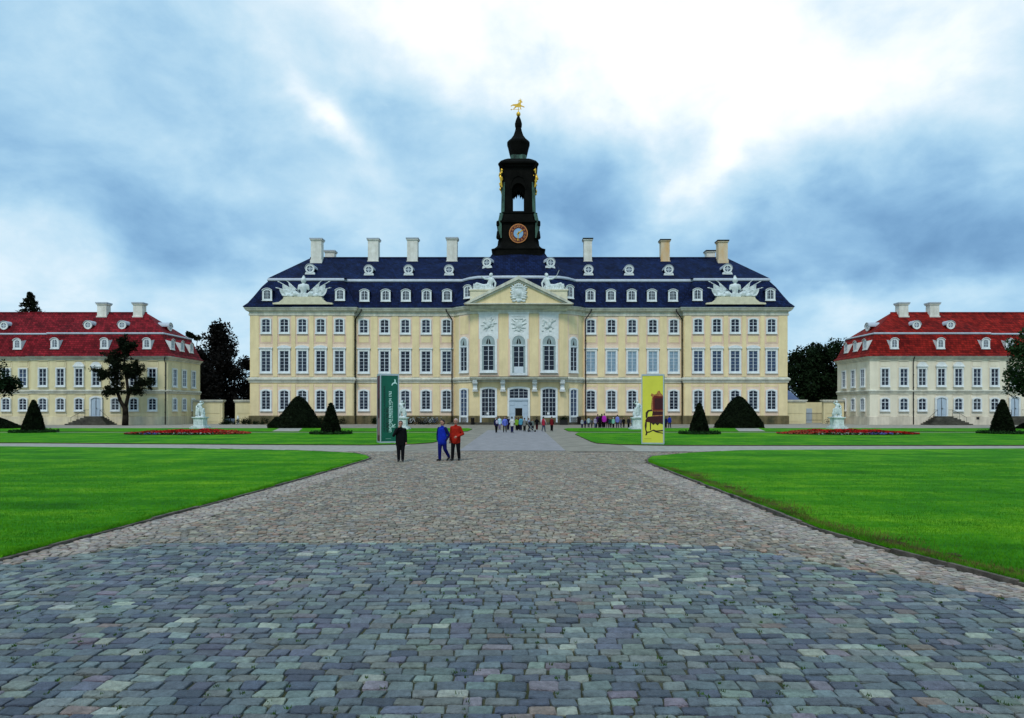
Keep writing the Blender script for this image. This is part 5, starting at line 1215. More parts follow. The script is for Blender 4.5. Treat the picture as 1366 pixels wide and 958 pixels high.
# ------------------------------------------------------------------ people
M_skin = mat('skin', (.40, .20, .14), .6, .08, 6, spec=.25); M_shoe = mat('dark_shoes', (.010, .009, .009), .6, .2, 6, spec=.3)
M_eye = mat('eye_dark', (.02, .015, .012), .4, .1, 5); M_lip = mat('lips', (.22, .07, .06), .6, .1, 5)
def cloth(c, nm): return mat('cloth_' + nm, c, .9, .14, 5.0, .35, 16, col2=tuple(v * .6 for v in c), spec=.08)
def seg_dist(Pn, p, q, r0, r1):
    p, q = np.array(p), np.array(q); d = q - p; L2 = max(1e-9, d @ d); t_ = np.clip(((Pn - p) @ d) / L2, 0, 1)
    return np.linalg.norm(Pn - (p + t_[:, None] * d), axis=1) - (r0 + (r1 - r0) * t_)
PK = {}
def body(pose, vox, near=False, coat_len=.80, bulk=1.0):
    """one continuous figure 1.75 m tall facing -y; returns mesh with zones 0 skin 1 coat 2 trousers 3 shoes 4 sleeves"""
    key = (pose, vox, near, coat_len, bulk)
    if key in PK: return PK[key]
    st = {'stand': (0, 0), 'walk': (.20, -.18), 'stride': (.05, -.34), 'apart': (.03, -.03)}[pose.split('/')[0]]
    arms = pose.split('/')[1] if '/' in pose else 'down'
    B_ = []
    def add(z, p, q, r0, r1): B_.append((z, p, q, r0, r1))
    hip = .095; spread = {'stand': .085, 'apart': .14, 'walk': .10, 'stride': .10}[pose.split('/')[0]]
    for sx, dy in ((-1, -st[0]), (1, -st[1])):
        hx = sx * hip; kx = sx * (hip + spread) / 2; ax = sx * spread
        lift = .07 if dy > .15 else 0
        ky = dy * .42 - .03 - (.05 if lift else 0)
        add(2, (hx, 0, .90), (kx, ky, .50), .108 * bulk, .082); add(2, (kx, ky, .50), (ax, dy, .10 + lift), .082, .066)
        add(3, (ax, dy + .03, .05 + lift * 1.2), (ax + sx * .02, dy - .15, .042), .050, .040)
    add(2, (-.06, 0, .92), (.06, 0, .92), .10 * bulk, .10 * bulk)
    for x in (-.085, 0, .085): add(1, (x * 1.0, -.005, coat_len), (x * 1.05, 0, 1.10), .115 * bulk, .115 * bulk)
    for x in (-.085, 0, .085): add(1, (x, 0, 1.10), (x * 1.12, -.01, 1.32), .112 * bulk, .108)
    add(1, (0, .01, 1.38), (0, 0, 1.485), .085, .062)
    for sx in (-1, 1): add(1, (0, .01, 1.43), (sx * .135, 0, 1.385), .062, .072)
    add(0, (0, .005, 1.46), (0, -.01, 1.58), .055, .056)
    add(0, (0, -.018, 1.60), (0, -.005, 1.675), .074, .088); add(0, (0, -.045, 1.575), (0, -.04, 1.60), .045, .055)
    add(0, (0, -.098, 1.615), (0, -.085, 1.655), .016, .012)
    for sx in (-1, 1): add(0, (sx * .084, .0, 1.615), (sx * .086, .005, 1.65), .016, .018)
    hands = []
    for sx in (-1, 1):
        a = arms
        sh = (sx * .168, 0, 1.375)
        if a == 'pockets' : el_, wr = (sx * .30, .07, 1.12), (sx * .235, -.03, .90)
        elif a == 'chin' and sx < 0: el_, wr = (sx * .30, -.10, 1.13), (sx * .08, -.20, 1.46)
        elif a == 'belly' and sx > 0: el_, wr = (sx * .31, .02, 1.12), (sx * .13, -.22, 1.02)
        elif a == 'push': el_, wr = (sx * .26, -.05, 1.14), (sx * .16, -.34, 1.02)
        elif a == 'swing': el_, wr = (sx * .27, sx * .10, 1.13), (sx * .27, sx * .16 - .08, .87)
        elif a == 'fold': el_, wr = (sx * .29, -.02, 1.14), (-sx * .03, -.19, 1.16)
        else: el_, wr = (sx * .222, .03, 1.11), (sx * .235, -.04, .86)
        add(4, sh, el_, .078 * bulk, .060); add(4, el_, wr, .060, .044)
        w = Vector(wr); d = (w - Vector(el_)).normalized()
        if a == 'pockets': continue
        pq = w + d * .085; add(0, tuple(w), tuple(pq), .032, .034); hands.append((w, d, pq, sx))
    b = MB()
    for z, p, q, r0, r1 in B_: b.cap(p, q, r0, r1)
    me = remesh(b, 'body', vox, [], 2)
    co = np.empty(len(me.vertices) * 3); me.vertices.foreach_get('co', co); co = co.reshape(-1, 3)
    fc = np.array([np.mean(co[list(p.vertices)], axis=0) for p in me.polygons])
    best = np.full(len(fc), 1e9); zone = np.zeros(len(fc), int)
    for z, p, q, r0, r1 in B_:
        d = seg_dist(fc, p, q, r0, r1) - (.006 if z in (1, 4) else 0); k = d < best; best[k] = d[k]; zone[k] = z
    V = [tuple(v) for v in co]; Fc = [tuple(p.vertices) for p in me.polygons]; Z = list(zone)
    if near:                                                         # fingers, thumbs, eyes, brows and mouth join the same mesh
        x = MB()
        for w, d, pq, sx in hands:
            u = d.cross(Vector((0, 1, 0))); u = u.normalized() if u.length > .1 else Vector((1, 0, 0)); nrm = u.cross(d).normalized(); inw = -sx
            for k in range(4):
                o_ = u * (-.026 + .0175 * k); ln = (.036, .043, .040, .030)[k] if sx > 0 else (.030, .040, .043, .036)[k]
                p0 = pq - d * .02 + o_; p1 = pq + d * ln * .75 + o_ * 1.1; p2 = p1 + (d * .8 + nrm * .5).normalized() * ln * .6; p3 = p2 + (d * .4 + nrm * .8).normalized() * ln * .4
                x.cap(p0, p1, .0095, .0085, 0); x.cap(p1, p2, .0085, .0078, 0); x.cap(p2, p3, .0078, .0065, 0)
            t0_ = w + d * .03 + u * (.028 * (1 if inw > 0 else -1)); t1_ = t0_ + d * .032 + u * (.022 * (1 if inw > 0 else -1)) + nrm * .01; x.cap(t0_, t1_, .0115, .010, 0); x.cap(t1_, t1_ + d * .026 + nrm * .008, .010, .008, 0)
        for sx in (-1, 1):
            x.ell((sx * .033, -.086, 1.645), (.013, .008, .007), 8, 6, 5); x.cap((sx * .018, -.092, 1.668), (sx * .050, -.080, 1.668), .006, .004, 5)
        x.cap((-.022, -.094, 1.583), (.022, -.094, 1.583), .007, .007, 6)
        base = len(V); V += x.v; Fc += [tuple(base + i for i in f) for f in x.f]; Z += x.m
    PK[key] = (V, Fc, Z); bpy.data.meshes.remove(me); return PK[key]
def hair_mesh(style, vox):
    b = MB()
    b.ell((0, .022, 1.685), (.097, .105, .098), 12, 8)
    if style == 'short': b.cap((0, .075, 1.60), (0, .08, 1.66), .062, .07)
    if style == 'long': b.cap((0, .075, 1.45), (0, .06, 1.68), .075, .09)
    if style == 'cap': b.box(-.07, .07, -.17, -.05, 1.69, 1.705); b.ell((0, -.005, 1.70), (.10, .115, .085))
    if style == 'hood': b.cap((0, .06, 1.50), (0, .05, 1.65), .10, .10)
    return remesh(b, 'hair', vox, [], 2)
def person(px, feet, head, label, coat, trousers, pose='stand/down', yaw=0, hair='short', haircol=(.02, .014, .01), sleeves=None, near=False, group=None, Y=None, coat_len=.80, bulk=1.0, H=None):
    Y = Y or GY(feet); H = H or (feet - head) * Y / F; k = H / 1.775; x = PX(px, Y)
    V, Fc, Z = body(pose, .0125 if near else .03, near, coat_len, bulk)
    me = bpy.data.meshes.new('person'); me.from_pydata(V, [], Fc)
    cm, tm = cloth(*coat), cloth(*trousers); sm = cloth(*sleeves) if sleeves else cm
    for m_ in (M_skin, cm, tm, M_shoe, sm, M_eye, M_lip): me.materials.append(m_)
    me.polygons.foreach_set('material_index', Z); me.polygons.foreach_set('use_smooth', [True] * len(Fc)); me.transform(Matrix.Scale(k, 4)); me.update()
    z = .06 if False else .04
    o = tag(link('person', me, None, (x, Y, z), R(yaw)), label, 'person', group)
    hm = hair_mesh(hair, .012 if near else .025); hm.transform(Matrix.Scale(k, 4)); hm.materials.append(mat('hair_' + str(haircol), haircol, .7, .3, 12, spec=.2))
    link('hair', hm, o, local=True)
    return o
K = ((.006, .006, .007), 'black'); NAVY = ((.008, .010, .045), 'navy'); KT = ((.007, .007, .009), 'near_black'); JEAN = ((.05, .07, .12), 'jeans')
g1 = 'three people walking on the cobbles'
person(534.5, 617, 562.5, 'person in black coat and trousers by the green sign, one hand at the chin', K, KT, 'stand/chin', 8, 'short', (.05, .03, .03), near=True, group=g1, coat_len=.74, bulk=1.12)
person(590, 616, 561, 'person in bright blue jacket and blue trousers in mid stride, hands in pockets', ((.008, .024, .33), 'bright_blue'), ((.008, .010, .12), 'dark_blue'), 'stride/pockets', -30, 'short', (.02, .012, .012), sleeves=((.008, .010, .075), 'navy_sleeve'), near=True, group=g1, bulk=1.1)
person(608, 615.5, 559.5, 'grey haired person in red jacket and black trousers beside the blue jacket', ((.35, .018, .009), 'red'), KT, 'apart/belly', -12, 'short', (.42, .30, .26), near=True, group=g1, bulk=1.08)
g2 = 'visitors gathered before the palace door'
P2 = [(662, 578, 557, 'person in dark navy jacket with pale bag, leftmost before the palace door', ((.010, .013, .05), 'dark_navy'), K, 'walk/down', 20, 'short', None),
      (666.5, 574, 556, 'person in pale cyan top half hidden behind the visitors', ((.45, .62, .70), 'pale_cyan'), ((.2, .16, .25), 'mauve'), 'stand/down', 0, 'short', None),
      (673.5, 577.5, 556, 'person in lilac blue jacket with dark hood facing the camera', ((.12, .16, .55), 'lilac_blue'), K, 'apart/swing', 0, 'hood', None),
      (677.8, 574.5, 556, 'person in dark navy coat behind the lilac blue jacket', NAVY, ((.012, .010, .03), 'dark_plum'), 'stand/down', 180, 'short', None),
      (683, 578, 556.3, 'person in white jacket and navy trousers before the palace door', ((.62, .60, .58), 'white'), ((.012, .014, .06), 'navy_trousers'), 'stand/fold', 160, 'short', None),
      (689.3, 575, 557.5, 'person in lime green top standing before the dark doorway', ((.20, .36, .03), 'lime'), K, 'stand/down', 180, 'short', None),
      (691.8, 574.3, 557, 'person in dark maroon top between lime green and light blue', ((.06, .012, .02), 'maroon'), K, 'stand/down', 170, 'short', None),
      (694.8, 575, 556.3, 'person in light turquoise jacket and dark trousers', ((.10, .33, .45), 'turquoise'), ((.012, .012, .03), 'ink'), 'stand/down', 200, 'short', None),
      (699.7, 576.2, 558, 'person in grey waistcoat and dark olive trousers', ((.22, .22, .20), 'grey'), ((.012, .016, .012), 'olive'), 'stand/down', 180, 'cap', ((.05, .06, .06), 'slate_sleeve')),
      (705.6, 576.2, 558.3, 'person in grey lilac top pushing the dark pushchair', ((.22, .24, .34), 'grey_lilac'), K, 'walk/push', 60, 'short', None),
      (710.3, 575.2, 560, 'short person in grey green top beside the pushchair', ((.14, .17, .15), 'grey_green'), K, 'stand/down', 10, 'short', None),
      (716.2, 574.3, 557, 'person in black coat with dark red trousers', K, ((.06, .012, .014), 'dark_red'), 'stand/fold', 180, 'short', None),
      (725, 576.3, 556.3, 'person in red waistcoat with pale sleeves and blue jeans walking', ((.40, .025, .05), 'raspberry'), JEAN, 'walk/swing', 150, 'short', ((.46, .36, .34), 'pale_sleeve')),
      (736, 576, 556.3, 'person in dark red waistcoat with black sleeves, rightmost before the door', ((.16, .010, .014), 'wine'), K, 'stand/down', 10, 'cap', KT)]
for px, fy, hy, lb, c_, t_, ps, yw, hr, sv in P2: person(px, fy, hy, lb, c_, t_, ps, yw, hr, sleeves=sv, group=g2, bulk=.9)
g3 = 'children and adults gathered behind the right lawn'
P3 = [(776.5, 562, 'child in grey white top and navy trousers by the downpipe', ((.32, .33, .36), 'grey_white'), NAVY, 'short', 0), (780.5, 563, 'small child in dark navy clothes beside the downpipe', NAVY, K, 'short', 30), (785.2, 560, 'child in pale blue shirt and dark trousers', ((.38, .52, .55), 'pale_blue'), NAVY, 'short', 180),
      (794, 560, 'child in white and purple top at the left of the magenta jacket', ((.35, .30, .42), 'white_purple'), JEAN, 'short', 20), (797.3, 556.5, 'tall person in dark purple top with black hat', ((.06, .018, .09), 'purple'), K, 'cap', 0), (802.8, 556, 'person in dark maroon coat left of the magenta jacket', ((.035, .006, .016), 'dark_maroon'), K, 'long', 180),
      (806, 555.2, 'person in bright magenta jacket and black trousers', ((.52, .03, .46), 'magenta'), K, 'short', 170), (810.6, 559.3, 'person in dark plum clothes right of the magenta jacket', ((.022, .006, .02), 'plum'), ((.03, .010, .03), 'plum_trousers'), 'short', 180), (814.6, 561, 'child in dark green striped top', ((.03, .10, .05), 'bottle_green'), K, 'short', 0),
      (818.2, 560.6, 'child in mint green top with a white cap', ((.22, .52, .38), 'mint'), K, 'cap', 180), (823.6, 557, 'person in blue lilac jacket and navy trousers', ((.20, .22, .62), 'blue_lilac'), NAVY, 'short', 190), (832, 561, 'child in black clothes between the blue lilac jacket and the statue', K, K, 'short', 0),
      (838.5, 560.2, 'person in black with a pale band at the waist', ((.02, .02, .025), 'charcoal'), K, 'long', 0), (843.6, 560.2, 'person in navy and white beside the statue pedestal', ((.10, .11, .18), 'navy_white'), NAVY, 'short', 10),
      (789.3, 562.5, 'small child in grey clothes between the pale blue and the white and purple tops', ((.08, .08, .09), 'ash'), K, 'short', 20), (800.2, 558, 'person in black coat close to the tall black hat', K, K, 'long', 180), (812.6, 560.8, 'child in dark teal top beside the dark green stripes', ((.01, .05, .06), 'teal'), K, 'short', 0), (828.2, 561.5, 'small child in grey violet between blue lilac and black', ((.10, .09, .15), 'grey_violet'), NAVY, 'short', 30),
      (888.2, 559.3, 'person in dark navy clothes partly behind the yellow sign', NAVY, K, 'short', 180), (893.2, 558.3, 'person in blue jacket right of the yellow sign', ((.02, .04, .32), 'royal_blue'), NAVY, 'short', 150)]
for i, (px, hy, lb, c_, t_, hr, yw) in enumerate(P3):
    Yp = 79.0 + (i % 3) * .5; H_ = (573.6 - hy) * Yp / F + .10
    hc = (.75, .75, .72) if 'white cap' in lb else (.012, .010, .010)
    person(px, 0, 0, lb, c_, t_, ('stand/down', 'apart/down', 'walk/swing')[i % 3], yw, hr, hc, group=g3, Y=Yp, H=H_, bulk=.85)
# the bag and the pushchair
o = thing('shoulder_bag', 'pale shoulder bag on the back of the dark navy jacket', 'bag', (PX(662.7, GY(578)) , GY(578) - .17, .95)); b = MB(); X_, Y_ = PX(663, GY(578)), GY(578) - .16
b.ell((X_, Y_, 1.03), (.13, .07, .19)); bg_ = remesh(b, 'bag_body', .025, [mat('bag_fabric', (.45, .40, .50), .8, .1, 5)], 1); link('bag_body', bg_, o)
b = MB(); b.path([(X_ - .09, Y_ + .05, 1.18), (X_ - .02, Y_ + .04, 1.30), (X_ + .08, Y_ + .05, 1.18)], .012); build(b, 'strap', M_shoe, o)
Yc = GY(576.3); Xc = PX(709, Yc); o = thing('pushchair', 'dark folding pushchair among the visitors before the door', 'pushchair', (Xc, Yc, 0))
b = MB(); b.prism([(-.22, .35), (.15, .30), (.25, .45), (.2, .62), (-.05, .50), (-.2, .85), (-.3, .8)], -.2, .2); b.v = [(x + Xc, y + Yc, z) for x, y, z in b.v]; build(b, 'seat', cloth((.012, .012, .016), 'pushchair'), o)
b = MB(); b.ell((Xc - .15, Yc, .80), (.24, .22, .20)); build(b, 'hood', cloth((.012, .012, .016), 'pushchair'), o, True)
b = MB()
for sy in (-.2, .2): b.path([(Xc - .45, Yc + sy, .98), (Xc - .1, Yc + sy, .5), (Xc + .35, Yc + sy, .1)], .014); b.tube((Xc - .05, Yc + sy, .5), (Xc - .3, Yc + sy, .1), .014)
b.tube((Xc - .45, Yc - .2, .98), (Xc - .45, Yc + .2, .98), .016); build(b, 'frame', M_alu, o)
for dx in (-.3, .35):
    for sy in (-.22, .22): b = MB(); b.tube((Xc + dx, Yc + sy - .02, .1), (Xc + dx, Yc + sy + .02, .1), .095, None, 14); build(b, 'wheel', M_shoe, o)
# ------------------------------------------------------------------ garden statues on pedestals
def statue(px, Y, label, seed, flip):
    r = random.Random(seed); x = PX(px, Y); o = thing('garden_statue', label, 'statue', (x, Y, .06), group='white statues on the lawns')
    b = MB(); z = .05
    for hw, z0, z1 in ((.86, .0, .16), (.74, .16, .28), (.60, .28, .34), (.54, .34, 1.12), (.60, 1.12, 1.18), (.68, 1.18, 1.30)): b.box(x - hw, x + hw, Y - hw, Y + hw, z + z0, z + z1 - .0005)
    for k in range(4):
        b.M = Matrix.Translation((x, Y, z)) @ Matrix.Rotation(R(90 * k), 4, 'Z'); b.box(-.38, .38, -.565, -.5, .45, 1.02)
    b.M = None; build(b, 'pedestal', M_stat, o)
    f = flip; b = MB(); b.box(-.45, .45, -.4, .4, 0, .1)
    b.cap((-.13 * f, 0, .1), (-.12 * f, -.03, .55), .10, .12); b.cap((-.12 * f, -.03, .55), (-.05 * f, 0, 1.0), .13, .17)
    b.cap((.22 * f, -.12, .1), (.20 * f, -.2, .55), .08, .10); b.cap((.20 * f, -.2, .55), (.10 * f, 0, 1.0), .11, .16)
    b.cap((.02 * f, 0, .98), (-.05 * f, 0, 1.38), .21, .20); b.cap((-.22 * f, 0, 1.48), (.14 * f, 0, 1.50), .12, .12); b.cap((-.04 * f, 0, 1.5), (.0, -.03, 1.64), .08, .075); b.ell((.02 * f, -.04, 1.76), (.11, .12, .145)); b.ell((.02 * f, .03, 1.80), (.125, .13, .12)); b.ell((.04 * f, -.155, 1.74), .025)
    b.cap((-.25 * f, 0, 1.48), (-.45 * f, -.08, 1.2), .085, .07); b.cap((-.45 * f, -.08, 1.2), (-.25 * f, -.25, 1.05), .07, .055); b.cap((.18 * f, 0, 1.5), (.42 * f, -.1, 1.62), .085, .065); b.cap((.42 * f, -.1, 1.62), (.32 * f, -.2, 1.86), .065, .05)
    for k in range(9): a = r.uniform(-.4, .4); b.cap((a, -.2 + r.uniform(-.05, .05), 1.0 + r.uniform(-.15, .2)), (a * 1.1 + r.uniform(-.12, .12), -.2, .3 + r.uniform(-.1, .25)), .06, .085)
    b.cap((-.35 * f, .15, 1.4), (-.4 * f, .12, .1), .10, .17); b.cap((.3 * f, .15, .9), (.36 * f, .1, .1), .12, .14); b.ell((.42 * f, -.02, .35), (.16, .18, .25))
    me = remesh(b, 'figure', .04, [M_stat], 1); me.transform(Matrix.Scale(.96, 4)); link('figure', me, o, (x, Y, 1.345)); return o
statue(267.4, 77.3, 'white statue with raised arm beside the dull red roofed wing', 1, 1); statue(1116.5, 76, 'white statue before the gate wall with the bicycle', 2, -1)
statue(536, 74.0, 'white statue half hidden behind the green sign and the person in black', 3, 1); statue(850.5, 74.5, 'white statue half hidden behind the yellow sign', 4, -1)
# ------------------------------------------------------------------ the two sign pillars
M_green = mat('green_poster', (.003, .105, .062), .5, .05, 1.5, col2=(.002, .075, .046), spec=.3); M_mag = mat('magenta_poster', (.085, .006, .030), .5, .2, 1.5, col2=(.05, .012, .012), spec=.3)
M_prw = mat('printed_white', (.50, .72, .64), .6, .04, 3); M_prk = mat('printed_black', (.004, .014, .012), .6, .1, 3); M_yp = mat('yellow_poster', (.62, .60, .055), .5, .05, 1.2, spec=.3)
o = thing('sign_pillar', 'tall green exhibition sign pillar with vertical lettering and a leaping deer', 'sign', (PX(507, 44.2), 44.2, .06), R(22.5))
W_, D_, H_ = 1.24, 1.1, 4.5; b = MB()
for x in (0, W_):
    for y in (0, D_): b.box(x - (.0 if x == 0 else .07), x + (.07 if x == 0 else .0), y - (0 if y == 0 else .07), y + (.07 if y == 0 else 0), 0, H_)
for z0, z1 in ((0, .10), (H_ - .12, H_)):
    b.box(.07, W_ - .07, 0.0, .06, z0, z1); b.box(.07, W_ - .07, D_ - .06, D_, z0, z1); b.box(0, .06, .07, D_ - .07, z0, z1); b.box(W_ - .06, W_, .07, D_ - .07, z0, z1)
build(b, 'frame', M_alu, o, local=True)
b = MB(); b.box(.072, W_ - .072, .02, .05, .10, H_ - .12); fp = build(b, 'front_poster', M_green, o, local=True)
b = MB(); b.box(.02, .05, .072, D_ - .072, .10, H_ - .12, 0); b.box(.012, .02, .25, .8, .5, 1.6, 1); b.box(.012, .02, .3, .75, 2.2, 2.9, 2)
build(b, 'side_poster', [M_mag, mat('printed_pink', (.30, .16, .17), .6, .2, 3), mat('printed_dark', (.018, .004, .006), .6, .2, 3)], o, local=True)
b = MB(); b.box(W_ - .05, W_ - .02, .072, D_ - .072, .10, H_ - .12); b.box(.072, W_ - .072, D_ - .05, D_ - .02, .10, H_ - .12); b.box(.05, W_ - .05, .05, D_ - .05, H_ - .06, H_ - .03); build(b, 'poster', M_mag, o, local=True)
def vtext(s, length, height, x, z0, mt, parent, y):
    me = text_mesh(s, 1.0, mt, .001, off=.02); xs = [v.co.x for v in me.vertices]; ys = [v.co.y for v in me.vertices]
    sx, sy = length / (max(xs) - min(xs)), height / (max(ys) - min(ys))
    me.transform(Matrix.Translation((x, y, z0 + length / 2)) @ Matrix.Rotation(R(-90), 4, 'Y') @ up @ Matrix.Diagonal((sx, sy, 1, 1)) @ Matrix.Translation((-(max(xs) + min(xs)) / 2, -(max(ys) + min(ys)) / 2, 0)))
    return link('lettering', me, parent, local=True)
vtext('DIE KÖNIGLICHE JAGDRESIDENZ', 3.02, .17, .29, .70, M_prk, fp, .017)
vtext('HUBERTUSBURG', 1.60, .185, .475, .70, M_prk, fp, .017)
vtext('UND DER FRIEDEN VON 1763', 2.66, .185, .665, .70, M_prw, fp, .017)
b = MB(); rr = random.Random(2); z = 1.42
while z < 2.62: l_ = rr.uniform(.05, .16); b.box(.80, .825, .0165, .019, z, z + l_); z += l_ + .03
b.prism([(.80, 1.0), (1.02, 1.02), (1.0, 1.05), (.83, 1.05), (.95, 1.14), (1.03, 1.22), (.95, 1.22), (.84, 1.12), (.82, 1.26), (.795, 1.26)], .0165, .019)
b.box(.36, .72, .0165, .019, .27, .28)
build(b, 'fine_print', M_prw, fp, local=True)
deer = [(0, .06), (.05, .16), (.14, .22), (.19, .24), (.20, .36), (.17, .43), (.21, .41), (.25, .45), (.25, .40), (.29, .37), (.27, .33), (.29, .24), (.33, .19), (.37, .14), (.385, .08), (.35, .10), (.30, .15), (.22, .15), (.13, .14), (.09, .08), (.03, .0)]
b = MB(); b.prism([(.745 + x, 3.72 + z) for x, z in deer], .0165, .0195); build(b, 'deer_emblem', M_prw, fp, local=True)
o = thing('sign_pillar', 'tall yellow sign pillar showing a red and gold armchair', 'sign', (PX(855.6, 43.1), 43.1, .06), R(-14))
W_, D_, H_ = 1.40, 1.2, 4.40; b = MB()
for x in (0, W_):
    for y in (0, D_): b.box(x - (.0 if x == 0 else .06), x + (.06 if x == 0 else .0), y - (0 if y == 0 else .06), y + (.06 if y == 0 else 0), 0, H_)
for z0, z1 in ((0, .09), (H_ - .10, H_)):
    b.box(.06, W_ - .06, 0.0, .06, z0, z1); b.box(.06, W_ - .06, D_ - .06, D_, z0, z1); b.box(0, .06, .06, D_ - .06, z0, z1); b.box(W_ - .06, W_, .06, D_ - .06, z0, z1)
build(b, 'frame', M_alu, o, local=True)
b = MB(); b.box(.062, W_ - .062, .02, .05, .09, H_ - .10); fp = build(b, 'front_poster', M_yp, o, local=True)
b = MB(); b.box(.02, .05, .062, D_ - .062, .09, H_ - .10); b.box(W_ - .05, W_ - .02, .062, D_ - .062, .09, H_ - .10); b.box(.062, W_ - .062, D_ - .05, D_ - .02, .09, H_ - .10); b.box(.05, W_ - .05, .05, D_ - .05, H_ - .06, H_ - .03); build(b, 'poster', M_yp, o, local=True)
# the printed armchair: flat inks on the poster (cut off at its right edge)
M_crim = mat('print_crimson', (.13, .008, .006), .6, .2, 4); M_crid = mat('print_dark_crimson', (.045, .004, .006), .6, .2, 4); M_pgold = mat('print_gold', (.42, .18, .05), .6, .25, 8, col2=(.16, .05, .015)); M_pdk = mat('print_dark_wood', (.035, .016, .010), .6, .3, 6)
xr = W_ - .064
b = MB()
def flat(pts, layer, m): b.prism(pts, .0195 - .0015 * layer - .001, .0199 - .0015 * (layer - 1) if layer > 1 else .021, m)
back = [(.70, 2.02), (xr, 2.02), (xr, 3.06), (1.20, 3.20), (1.12, 3.36), (1.02, 3.34), (.96, 3.18), (.80, 3.12), (.62, 3.20), (.58, 3.05), (.66, 2.98), (.60, 2.4), (.62, 2.1)]
flat(back, 1, 2)
flat([(.72, 2.10), (xr, 2.10), (xr, 3.00), (.80, 3.04), (.72, 2.95)], 2, 0); flat([(.82, 2.2), (xr, 2.2), (xr, 2.88), (.82, 2.88)], 3, 1)
flat([(.66, 1.78), (xr, 1.78), (xr, 2.06), (.70, 2.06)], 2, 1)
flat([(.24, 1.50), (.40, 1.72), (xr, 1.84), (xr, 1.36), (.9, 1.30), (.4, 1.38), (.26, 1.40)], 3, 1); flat([(.72, 1.80), (xr, 1.84), (xr, 1.78), (.72, 1.75)], 4, 2)
flat([(.26, 1.98), (.40, 2.14), (.66, 2.18), (.66, 2.08), (.46, 2.04), (.40, 1.92), (.38, 1.72), (.30, 1.60), (.26, 1.70)], 2, 3)
flat([(.24, 1.42), (.34, 1.38), (.33, 1.12), (.30, .92), (.38, .70), (.34, .56), (.24, .54), (.28, .70), (.24, .90), (.20, 1.15)], 4, 3)
flat([(.52, 1.36), (.60, 1.36), (.59, .88), (.53, .88)], 2, 3)
flat([(.28, .78), (.50, .80), (.75, .92), (.92, .86), (xr, .90), (xr, .82), (1.0, .78), (xr, .72), (xr, .66), (.9, .74), (.72, .84), (.5, .72), (.30, .70)], 5, 3)
flat([(.55, 1.36), (.75, 1.20), (.85, 1.30), (1.0, 1.18), (1.12, 1.30), (xr, 1.24), (xr, 1.38)], 5, 3)
b.box(.18, .62, .0165, .019, .33, .342, 3)
build(b, 'armchair_print', [M_crim, M_crid, M_pgold, M_pdk], fp, local=True)
# ------------------------------------------------------------------ bicycles
def bicycle(label, x, y, rz, col, nm, proto=[None]):
    o = thing('bicycle', label, 'bicycle', (x, y, 0), rz, 'bicycles parked by the palace plinth' if y > 90 and x < 0 else None)
    m = mat('bike_' + nm, col, .4, .1, 5, spec=.4)
    for wx in (-.52, .52):
        key = ('wheel',)
        if key not in MC:
            b = MB(); n = 22; p = [(.33 * math.cos(6.2832 * k / n), 0, .33 * math.sin(6.2832 * k / n)) for k in range(n + 1)]
            b.path(p, .022, 6)
            for k in range(0, n, 2): b.tube((0, 0, 0), p[k], .004, None, 4)
            b.tube((0, -.04, 0), (0, .04, 0), .03); MC[key] = b.mesh('wheel', [M_shoe])
        link('wheel', MC[key], o, (wx, 0, .35), local=True)
    b = MB()
    for p, q in (((-.52, .35), (-.1, .30)), ((-.52, .35), (-.2, .80)), ((-.1, .30), (-.22, .88)), ((-.1, .30), (.36, .80)), ((-.2, .80), (.34, .84)), ((.36, .72), (.33, .98)), ((.36, .80), (.52, .35))): b.tube((p[0], 0, p[1]), (q[0], 0, q[1]), .022)
    build(b, 'frame', m, o, local=True)
    b = MB(); b.ell((-.24, 0, .93), (.14, .07, .04)); build(b, 'saddle', M_shoe, o, local=True)
    b = MB(); b.path([(.25, -.26, 1.02), (.33, -.1, 1.02), (.33, .1, 1.02), (.25, .26, 1.02)], .016); b.tube((.33, 0, .95), (.33, 0, 1.03), .018); build(b, 'handlebar', M_alu, o, local=True)
    return o
r = random.Random(17)
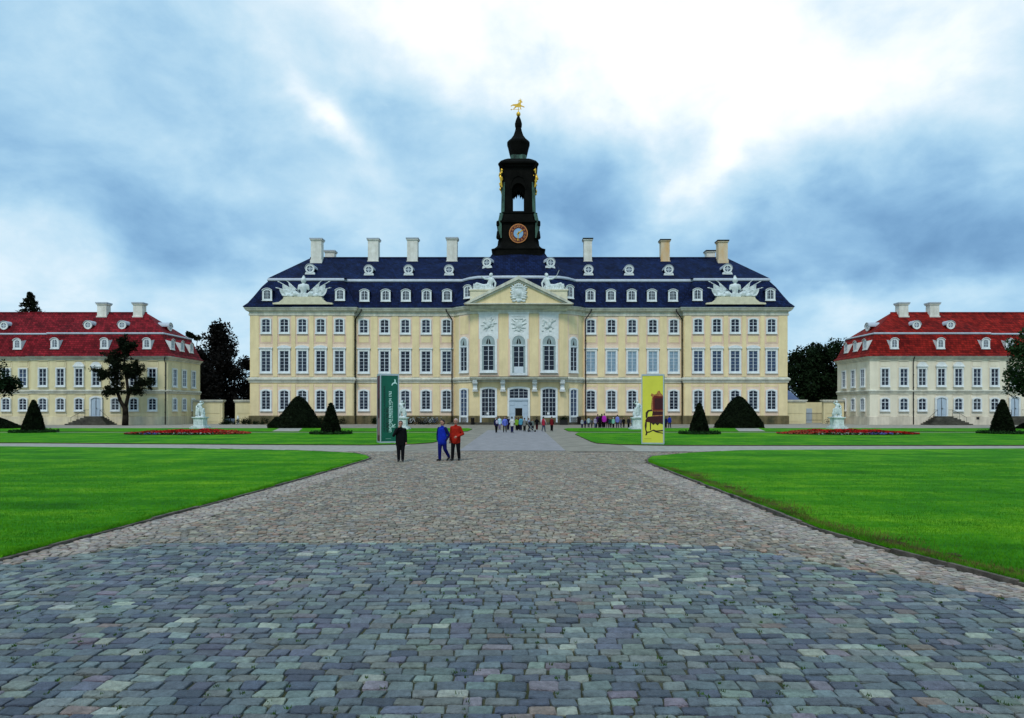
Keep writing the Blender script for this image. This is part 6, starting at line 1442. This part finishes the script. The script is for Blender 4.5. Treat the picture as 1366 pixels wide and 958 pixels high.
for k, (px, lb, col, nm) in enumerate(((537, 'dark bicycle leaning closest to the statue', (.010, .010, .012), 'black'), (543, 'dark red bicycle second from the statue', (.05, .008, .008), 'red'), (549.5, 'bicycle with white frame near the statue', (.6, .62, .62), 'white'), (557, 'black bicycle in the middle of the row', (.012, .012, .014), 'black'), (563, 'black bicycle with silver handlebar near the middle of the row', (.012, .012, .014), 'black'), (569, 'grey bicycle right of the middle of the row', (.16, .17, .18), 'grey'), (575, 'white bicycle towards the bow of the palace', (.62, .64, .64), 'white'), (580.5, 'bluish bicycle beside the white one', (.12, .16, .25), 'blue'), (586, 'dark bicycle at the row end behind the blue jacket', (.010, .010, .012), 'black'))):
    bicycle(lb, PX(px, 97.2), 97.2 + r.uniform(-.2, .2), R(r.uniform(20, 60) * r.choice((1, -1))), col, nm)
bicycle('bicycle leaning against the gate wall beside the right statue', PX(1106, 103), 102.9, R(8), (.02, .02, .02), 'black')
# bins, planters and small posts near the doors
def bin_(px, Y, label, h, w):
    o = thing('litter_bin', label, 'bin', (PX(px, Y), Y, 0)); b = MB(); x = PX(px, Y)
    b.lathe([(w * .85, .05), (w, .1), (w, h * .85), (w * 1.08, h * .87), (w * 1.08, h), (w * .7, h * 1.02)], 14, (x, Y)); build(b, 'body', M_pipe, o, True)
bin_(630.5, 96.0, 'dark litter bin left of the palace door', 1.0, .25); bin_(772.5, 96.3, 'dark litter bin by the right downpipe of the bow', 1.15, .28)
o = thing('planter', 'wide dark planter with plants below the bow window', 'planter', (PX(752, 95.2), 95.2, .3)); x = PX(752, 95.2)
b = MB(); b.box(x - .55, x + .55, 94.95, 95.5, 0, .70); b.box(x - .6, x + .6, 94.9, 95.55, .6, .72); build(b, 'box', M_pipe, o)
pts = [(x + random.gauss(0, .28), 95.2 + random.gauss(0, .14), .75 + abs(random.gauss(0, .18)), 1) for _ in range(600)]; link('plant', leafcloud('plant', pts, .07, M_leafr, 0, 3), o)
o = thing('stone_post', 'small white stone post beside the low gate', 'post', (PX(317.5, 101), 101, 0)); x = PX(317.5, 101)
b = MB(); b.box(x - .22, x + .22, 100.8, 101.2, 0, .12); b.lathe([(.17, .12), (.17, .75), (.22, .8), (.22, .88), (.12, .95), (.14, 1.1), (.05, 1.25)], 12, (x, 101)); build(b, 'shaft', M_stat, o, True)
